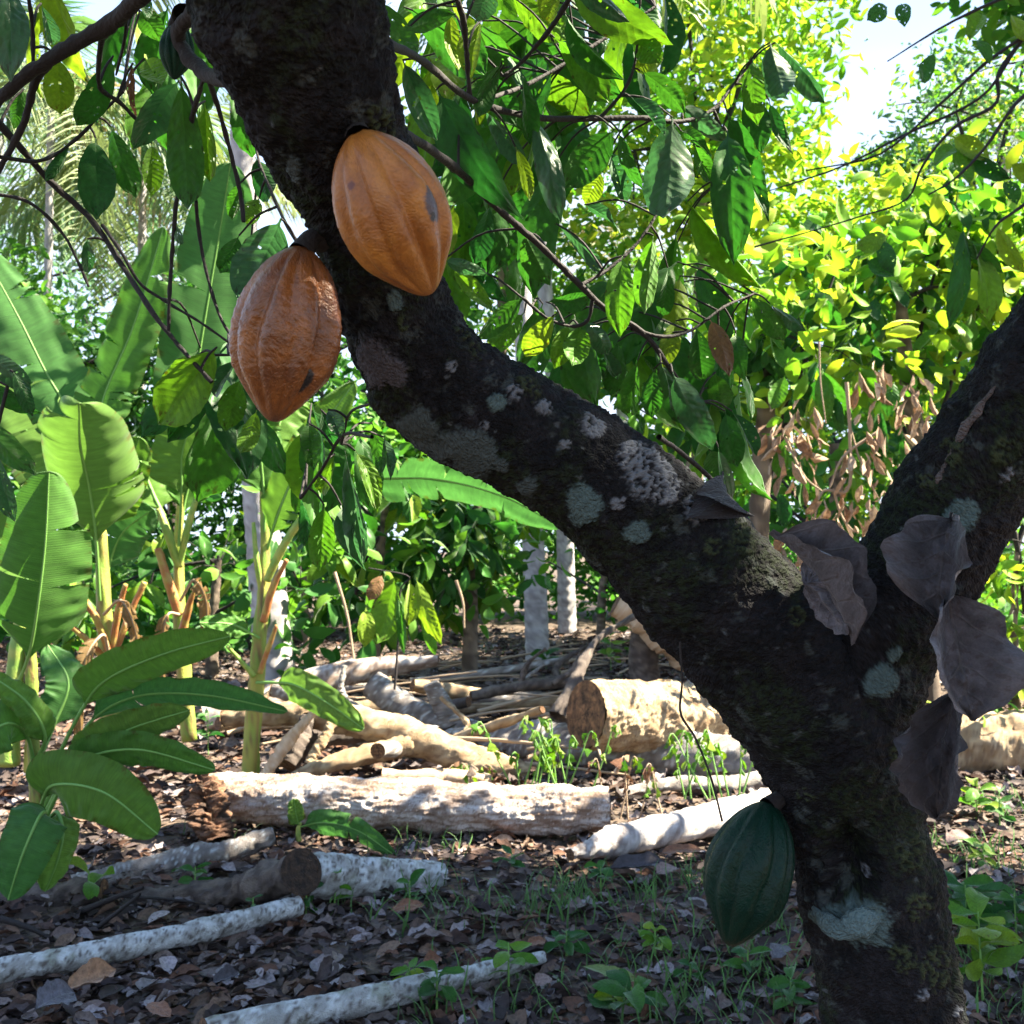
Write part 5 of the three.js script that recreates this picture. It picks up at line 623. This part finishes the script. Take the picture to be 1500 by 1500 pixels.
{ // added unseen tree beyond the frame; gapped crown shaped to shade the foreground
  const o = thing('added_shade_tree', 'added unseen tree with a gapped crown shading the foreground', 'tree'), R = rng(81);
  part('trunk', tube([V(6.2, -0.1, -0.6), V(6, 3, -0.8), V(5.6, 6.2, -1)], [0.28, 0.22, 0.15], 40, 20, { col: brownBark, disp: (p) => 0.03 * fbm(p.x * 5, p.y * 5, p.z * 5, 3) }), logMat, o);
  for (const e of [V(3.6, 7.2, -4.2), V(8, 7.6, -4.4), V(6, 7.6, -4.6), V(4, 7.4, -0.6), V(6.6, 7.6, -0.4)]) part('limb', twig([V(5.7, 5.8, -1), V(5.6, 6.4, -1).lerp(e, 0.5), e], 0.09, 0.03, 8), logMat.clone(), o);
  const n = 12000, im = new THREE.InstancedMesh(LGs[0], instLeaf, n), e = new THREE.Object3D(), c = new THREE.Color(); let a;
  for (let k = 0; k < n; k++) {
    if (k % 20 === 0) { const th = R() * TAU, q = Math.sqrt(R()), f = R() < 0.62; a = (f ? V(6.0, 7.4, -3.9) : V(5.4, 7.4, -0.6)).add(V(q * Math.cos(th) * (f ? 3.1 : 2.4), gauss(R) * 0.6, q * Math.sin(th) * (f ? 0.95 : 1))); }
    const l = 0.18 + 0.14 * R(), b = a.clone().add(V(gauss(R) * 0.3, gauss(R) * 0.2, gauss(R) * 0.3)); poseLeaf(e, b, b.clone().add(V(gauss(R), -0.4 + gauss(R) * 0.5, gauss(R)).normalize().multiplyScalar(l)), l * 0.45, R() * TAU, b.clone().add(V(gauss(R), 1.5, gauss(R)))); e.updateMatrix(); im.setMatrixAt(k, e.matrix); const p = pick(G1.broad, R); im.setColorAt(k, c.setRGB(...p));
  }
  im.name = 'crown'; im.userData.kind = 'stuff'; o.add(im);
}

{ // second added unseen tree beyond the frame, put in to shade the saplings
  const o = thing('added_shade_tree', 'added unseen tree shading the saplings behind the clearing', 'tree'), R = rng(83);
  part('trunk', tube([V(7.6, -0.1, -11), V(7.4, 3.4, -11), V(6.8, 6.8, -11.2)], [0.24, 0.19, 0.12], 40, 18, { col: brownBark, disp: (p) => 0.03 * fbm(p.x * 5, p.y * 5, p.z * 5, 3) }), logMat, o);
  for (const e of [V(5.2, 8.2, -10.4), V(8.2, 8.6, -12), V(6.4, 8.4, -12.6), V(7.4, 8.8, -10)]) part('limb', twig([V(6.85, 6.5, -11.2), V(6.8, 7.2, -11.2).lerp(e, 0.5), e], 0.07, 0.025, 8), logMat, o);
  const n = 5200, im = new THREE.InstancedMesh(LGs[1], instLeaf, n), e = new THREE.Object3D(), c = new THREE.Color(); let a;
  for (let k = 0; k < n; k++) {
    if (k % 20 === 0) { const th = R() * TAU, q = Math.sqrt(R()); a = V(7.2, 8.2, -11.5).add(V(q * Math.cos(th) * 2, gauss(R) * 0.5, q * Math.sin(th) * 1.9)); }
    const l = 0.18 + 0.14 * R(), b = a.clone().add(V(gauss(R) * 0.3, gauss(R) * 0.2, gauss(R) * 0.3)); poseLeaf(e, b, b.clone().add(V(gauss(R), -0.4 + gauss(R) * 0.5, gauss(R)).normalize().multiplyScalar(l)), l * 0.45, R() * TAU, b.clone().add(V(gauss(R), 1.5, gauss(R)))); e.updateMatrix(); im.setMatrixAt(k, e.matrix); im.setColorAt(k, c.setRGB(...pick(G1.broad, R)));
  }
  im.name = 'crown'; im.userData.kind = 'stuff'; o.add(im);
}

// ---------- litter, grass, weeds ----------
{
  const R = rng(501), tones = [[0.17, 0.13, 0.115], [0.08, 0.058, 0.056], [0.24, 0.2, 0.185], [0.04, 0.027, 0.026], [0.17, 0.085, 0.05], [0.36, 0.33, 0.34], [0.09, 0.05, 0.037], [0.22, 0.145, 0.1], [0.05, 0.034, 0.03]];
  const N = 44000, e = new THREE.Object3D(), c = new THREE.Color(); const ims = [LF[0], LF[1], LF[3], LDs[2]].map((g) => new THREE.InstancedMesh(g, instDry, N / 4));
  for (let k = 0; k < N; k++) {
    const z = -(2.4 + 15 * Math.pow(R(), 1.7)), x = (R() * 2 - 1) * (0.52 * -z + 0.5), far = ss(5, 6.5, -z), l = (0.035 + 0.09 * Math.pow(R(), 2.4)) * (1 + 0.4 * far), b = V(x, groundY(x, z) + 0.006 + 0.03 * R() * R(), z), az = R() * TAU;
    poseLeaf(e, b, b.clone().add(V(Math.cos(az) * l, gauss(R) * 0.1 * l, Math.sin(az) * l)), l * (0.34 + 0.2 * R()), gauss(R) * 0.35, b.clone().add(V(0, 3, 0.2)), 1.1); e.updateMatrix();
    const im = ims[k % 4], i = k >> 2; im.setMatrixAt(i, e.matrix); const t = pick(tones, R), v = 0.65 + 0.5 * R(); c.setRGB(t[0] * v, t[1] * v, t[2] * v); im.setColorAt(i, c);
  }
  for (const im of ims) { im.name = numbered('leaf_litter'); tag(im, 'grey-brown fallen leaves covering the plantation floor', 'leaf litter', 'leaf litter on the ground', 'stuff'); scene.add(im); }
}
function bladeGeo() { const pos = [], idx = []; for (let i = 0; i <= 5; i++) { const t = i / 5, w = 0.5 * (1 - t * t); pos.push(-w, t - 0.25 * t * t * t, 0.5 * t * t, w, t - 0.25 * t * t * t, 0.5 * t * t); if (i < 5) { const a = i * 2; idx.push(a, a + 1, a + 2, a + 1, a + 3, a + 2); } } const g = new THREE.BufferGeometry(); g.setAttribute('position', new THREE.Float32BufferAttribute(pos, 3)); g.setIndex(idx); g.computeVertexNormals(); return g; }
{
  const R = rng(601), patches = [[835, 1325, 0.16, 93], [820, 1300, 0.12, 44], [790, 1330, 0.2, 49], [940, 1310, 0.25, 71], [1000, 1300, 0.2, 60], [1010, 1390, 0.25, 66], [1090, 1420, 0.2, 66], [900, 1400, 0.25, 49], [700, 1330, 0.25, 49], [600, 1330, 0.2, 49], [640, 1250, 0.2, 38], [560, 1300, 0.2, 33], [660, 1470, 0.2, 44], [1430, 1330, 0.3, 143], [1480, 1260, 0.35, 132], [1440, 1420, 0.25, 110], [1480, 1480, 0.2, 88], [1060, 1480, 0.2, 77], [980, 1470, 0.25, 60], [1130, 1380, 0.2, 66], [760, 1460, 0.15, 33], [350, 1230, 0.2, 27], [480, 1330, 0.15, 22], [1410, 1250, 0.25, 66], [1480, 1180, 0.4, 88], [700, 950, 0.8, 66], [900, 960, 1, 88], [860, 1000, 0.6, 49], [1040, 1280, 0.2, 49]];
  const N = patches.reduce((s, p) => s + Math.floor(p[3] * 0.8), 0), im = new THREE.InstancedMesh(bladeGeo(), new THREE.MeshPhysicalMaterial({ color: 0xffffff, roughness: 1, transmission: 0.3, thickness: 0, side: THREE.DoubleSide }), N), e = new THREE.Object3D(), c = new THREE.Color(); let i = 0;
  for (const [px, py, rad, n] of patches) { const q = G(px, py); for (let k = 0; k < Math.floor(n * 0.8); k++) { const x = q.x + gauss(R) * rad * 0.6, z = q.z + gauss(R) * rad * 0.6, l = 0.06 + 0.11 * R(); e.position.set(x, groundY(x, z), z); e.rotation.set(gauss(R) * 0.25, R() * TAU, gauss(R) * 0.25); e.scale.set(0.004 + 0.004 * R(), l, l); e.updateMatrix(); im.setMatrixAt(i, e.matrix); const v = 0.7 + 0.6 * R(); im.setColorAt(i++, c.setRGB(0.06 * v, 0.15 * v, 0.03 * v)); } }
  im.name = 'grass'; tag(im, 'sparse thin green grass tufts between the fallen leaves', 'grass', null, 'stuff'); scene.add(im);
}
function weed(label, px, py, hpx, n, len, tone, seed, { d, lean = 0, group = 'green weeds among the litter', name = 'weed_plant', width = 0.45 } = {}) {
  const o = thing(name, label, 'weed', group), R = rng(seed), g0 = d ? P(px, py, d) : G(px, py, -0.01), D0 = d ?? groundD(py), h = M(hpx, D0);
  const top = g0.clone().add(V(lean * h, h, gauss(R) * 0.1 * h)), md = g0.clone().lerp(top, 0.5).add(V(-lean * h * 0.3, 0, 0)); const cv = new THREE.CatmullRomCurve3([g0, md, top]);
  part('stem', tube([g0, md, top], [0.004, 0.003, 0.002], 8, 6), ribMat, o);
  for (let k = 0; k < n; k++) { const t = 0.3 + 0.7 * (k + 0.5) / n, b = cv.getPoint(t), a = k * 2.4 + seed, l = len * (0.7 + 0.5 * R()), up = 0.35 * (t - 0.3) - 0.1 + gauss(R) * 0.25; poseLeaf(part('leaf', pick(LGm, R), pick(L[tone], R), o), b, b.clone().add(V(Math.cos(a), up, Math.sin(a)).normalize().multiplyScalar(l)), l * width, gauss(R) * 0.3, b.clone().add(V(0, 1, 0.4))); }
}
const weedDefs = [
  ['broad-leaved seedling standing over the thin spotted pole', 745, 1445, 62, 8, 0.09, 'mature'], ['low rosette weed with pointed green leaves beside a pale fallen leaf', 925, 1490, 45, 9, 0.12, 'mature'], ['leafy weed growing in front of the long pale log', 690, 1222, 45, 8, 0.1, 'mature'], ['small creeping weed in front of the short white log', 490, 1335, 48, 7, 0.07, 'mature'], ['small weed at the tip of the long thin pole', 448, 1345, 40, 6, 0.06, 'mature'], ['tangled leafy weed beside the thin spotted pole', 640, 1480, 60, 12, 0.07, 'mature'], ['dark bushy weed overlapping the thin spotted pole', 600, 1455, 42, 10, 0.06, 'mature'], ['small three-leaved weed below the green pod', 1095, 1430, 40, 6, 0.07, 'mature'], ['short weed between grass tufts and the green pod', 1010, 1440, 30, 6, 0.06, 'mature'], ['fern-like weed with long drooping leaves at the foot of the trunk', 1440, 1470, 130, 16, 0.14, 'mature'], ['bright green weed growing right behind the foot of the trunk', 1400, 1350, 60, 9, 0.11, 'flush'], ['small sunlit weed on the leaf litter beyond the trunk', 1465, 1215, 55, 8, 0.09, 'flush'], ['low green weed under the tip of the lowest dry leaf', 1440, 1275, 40, 9, 0.09, 'mature'], ['leafy weed spreading at the edge beyond the trunk', 1490, 1400, 90, 14, 0.12, 'mature'], ['young weed with yellow-green leaves beside the yellow banana stem', 305, 1105, 65, 9, 0.11, 'flush'], ['broad bright leaf weed under the young banana plant', 130, 1320, 45, 3, 0.16, 'flush'], ['small yellow-green weed by the dark mossy branch', 285, 1310, 40, 6, 0.09, 'flush'], ['tiny weed on the litter in front of the split timber', 750, 1275, 25, 5, 0.07, 'flush'], ['low weed cluster in front of the green pod', 900, 1480, 25, 7, 0.07, 'mature'], ['tuft of small leaves beside the long thin pole', 370, 1345, 30, 5, 0.05, 'mature'], ['green weed at the foot of the slim palm', 800, 985, 30, 9, 0.2, 'mature'], ['sunlit weed beside the dark stump', 895, 985, 55, 9, 0.2, 'flush'], ['clump of small green leaves over the short white log end', 600, 1330, 40, 9, 0.06, 'mature'], ['spreading weed between the grass and the spotted pole tip', 830, 1400, 35, 9, 0.07, 'mature'], ['low leafy weed in front of the green pod beside grass', 960, 1400, 40, 10, 0.07, 'mature'], ['dense weed clump at the foot of the leaning trunk', 1160, 1480, 45, 11, 0.08, 'mature'], ['tall leafy weed behind the trunk foot', 1420, 1410, 110, 14, 0.12, 'mature'], ['broad green weed under the sunlit mottled log', 1430, 1200, 50, 9, 0.12, 'mature'], ['low spreading weed between log end and split timber', 880, 1300, 30, 8, 0.07, 'mature'], ['leafy weed at the foot of the tall pale palm', 440, 1010, 60, 10, 0.2, 'mature']];
weedDefs.forEach(([l, x, y, h, n, s], k) => weed(l, x, y, h, n, s, k % 3 ? 'mature' : 'flush', 700 + k));
// wilting yellow weeds in the sun
function wilted(label, px, py, d, hpx, n, seed, dry) {
  const o = thing('wilted_weed', label, 'weed', 'wilting weeds between the logs'), R = rng(seed);
  for (let s = 0; s < n; s++) {
    const b = P(px + gauss(R) * 26, py, d + gauss(R) * 0.12), h = M(hpx, d) * (0.5 + 0.6 * R()), lx = gauss(R) * 0.25 * h, top = b.clone().add(V(lx, h, 0)), tip = top.clone().add(V(0.03 * Math.sign(lx || 1), -h * 0.14, 0.02)); const pts = [b, b.clone().lerp(top, 0.55), top, tip], cv = new THREE.CatmullRomCurve3(pts);
    part('stem', tube(pts, [0.005, 0.004, 0.003, 0.002], 14, 5), dry ? paleTwig : ribMat, o);
    for (let k = 0; k < 8; k++) { const q = cv.getPoint(0.35 + 0.65 * k / 8), l = 0.025 + 0.04 * R(); poseLeaf(part('leaf', pick(LDs, R), pick(dry && R() < 0.5 ? D.brown : L.flush, R), o), q, q.clone().add(V(gauss(R) * 0.5, -1, gauss(R) * 0.4).normalize().multiplyScalar(l)), l * 0.3, R() * TAU); }
  }
}
wilted('tall wilting yellow-green weeds in front of the thick sawn log', 800, 1160, 5.6, 95, 9, 801); wilted('wilting weeds with limp hanging leaves beside the sawn end', 850, 1160, 5.7, 100, 6, 802); wilted('limp yellow weeds drooping behind the green pod', 1040, 1170, 5.4, 95, 10, 803); wilted('dry brown-yellow weed with curled leaves at the end of the pale log', 930, 1200, 5.2, 90, 5, 804, true); wilted('low wilted weeds behind the long pale log', 690, 1160, 5.7, 50, 7, 805, true);
// fallen leaves large enough to tell apart
const fl = [['large pale curled dead leaf at the edge of the long thin pole', 50, 1480, 110, 1455, 55, 0], ['rolled brown dead banana leaf lying on the litter', 95, 1450, 170, 1420, 46, 5], ['red-brown dead leaf lying in front of the short white log', 570, 1335, 622, 1326, 24, 6], ['orange-brown dead leaf under the split timber', 965, 1250, 1030, 1245, 22, 4], ['pinkish dead leaf lying beneath the split timber', 890, 1272, 975, 1262, 30, 1], ['pale dead leaf on the litter beside the split timber', 960, 1280, 990, 1270, 24, 2], ['yellow-green fallen leaf lying beside the rosette weed', 850, 1415, 935, 1438, 20, 7], ['pale round dead leaf beside the spotted pole', 620, 1415, 645, 1402, 24, 4], ['cupped pale dead leaf near the rosette weed', 785, 1445, 805, 1430, 22, 2], ['brown dead leaf lying behind the rosette weed', 770, 1385, 800, 1378, 18, 6], ['dark dead leaf lying below the green pod', 1120, 1455, 1160, 1440, 26, 3], ['large grey dead leaf under the green pod', 1130, 1405, 1150, 1385, 26, 0], ['dead leaf curled up beside the trunk foot', 1385, 1235, 1420, 1225, 26, 2], ['bluish grey dead leaf lying in the open litter', 310, 1440, 350, 1425, 28, 1], ['brown dead leaf lying near the rolled banana leaf', 215, 1470, 250, 1490, 22, 4]];
const flm = [D.grey[0], D.grey[1], dryMat(0.3, 0.22, 0.2), D.grey[1], D.brown[2], D.brown[0], D.brown[2], leafMat(0.28, 0.34, 0.12)];
fl.forEach(([l, x0, y0, x1, y1, w, m], k) => { const a = G(x0, y0, 0.03), b = G(x1, y1, 0.04), o = part('fallen_leaf', LD[k % 6], flm[m]); tag(o, l, 'fallen leaf', 'larger fallen leaves'); poseLeaf(o, a, b, M(w, groundD(y0)) * 1.1, 0.2, a.clone().add(V(0, 3, 0.3)), 0.8); });

{ // low undergrowth under the far trees
  const o = new THREE.Group(), R = rng(909), n = 9000, im = new THREE.InstancedMesh(LGm[4], instLeaf, n), e = new THREE.Object3D(), c = new THREE.Color(); let a, p;
  for (let k = 0; k < n; k++) {
    if (k % 14 === 0) { const z = -12.5 - 10 * R(); let x = (R() * 2 - 1) * (0.6 * -z); if (z > -18 && x > -2.6 && x < 2.4) x = (x < 0 ? -2.6 - 4 * R() : 2.4 + 4 * R()); a = V(x, 0.1 + 0.9 * R() * R() + (z < -15 ? 0.6 * R() : 0), z); p = pick(G1.broad, R); }
    const l = 0.14 + 0.14 * R(), b = a.clone().add(V(gauss(R) * 0.22, Math.abs(gauss(R)) * 0.2, gauss(R) * 0.22)); poseLeaf(e, b, b.clone().add(V(gauss(R), -0.1 + gauss(R) * 0.5, gauss(R)).normalize().multiplyScalar(l)), l * 0.42, R() * TAU, b.clone().add(V(gauss(R), 1.5, gauss(R)))); e.updateMatrix(); im.setMatrixAt(k, e.matrix); const v = 0.7 + 0.5 * R(); im.setColorAt(k, c.setRGB(p[0] * v, p[1] * v, p[2] * v));
  }
  im.name = 'undergrowth'; tag(im, 'dark leafy undergrowth under the far trees', 'undergrowth', null, 'stuff'); scene.add(im);
}
scene.traverse((o) => { if (o.isMesh) { o.castShadow = true; o.receiveShadow = true; } });
renderer.render(scene, camera);
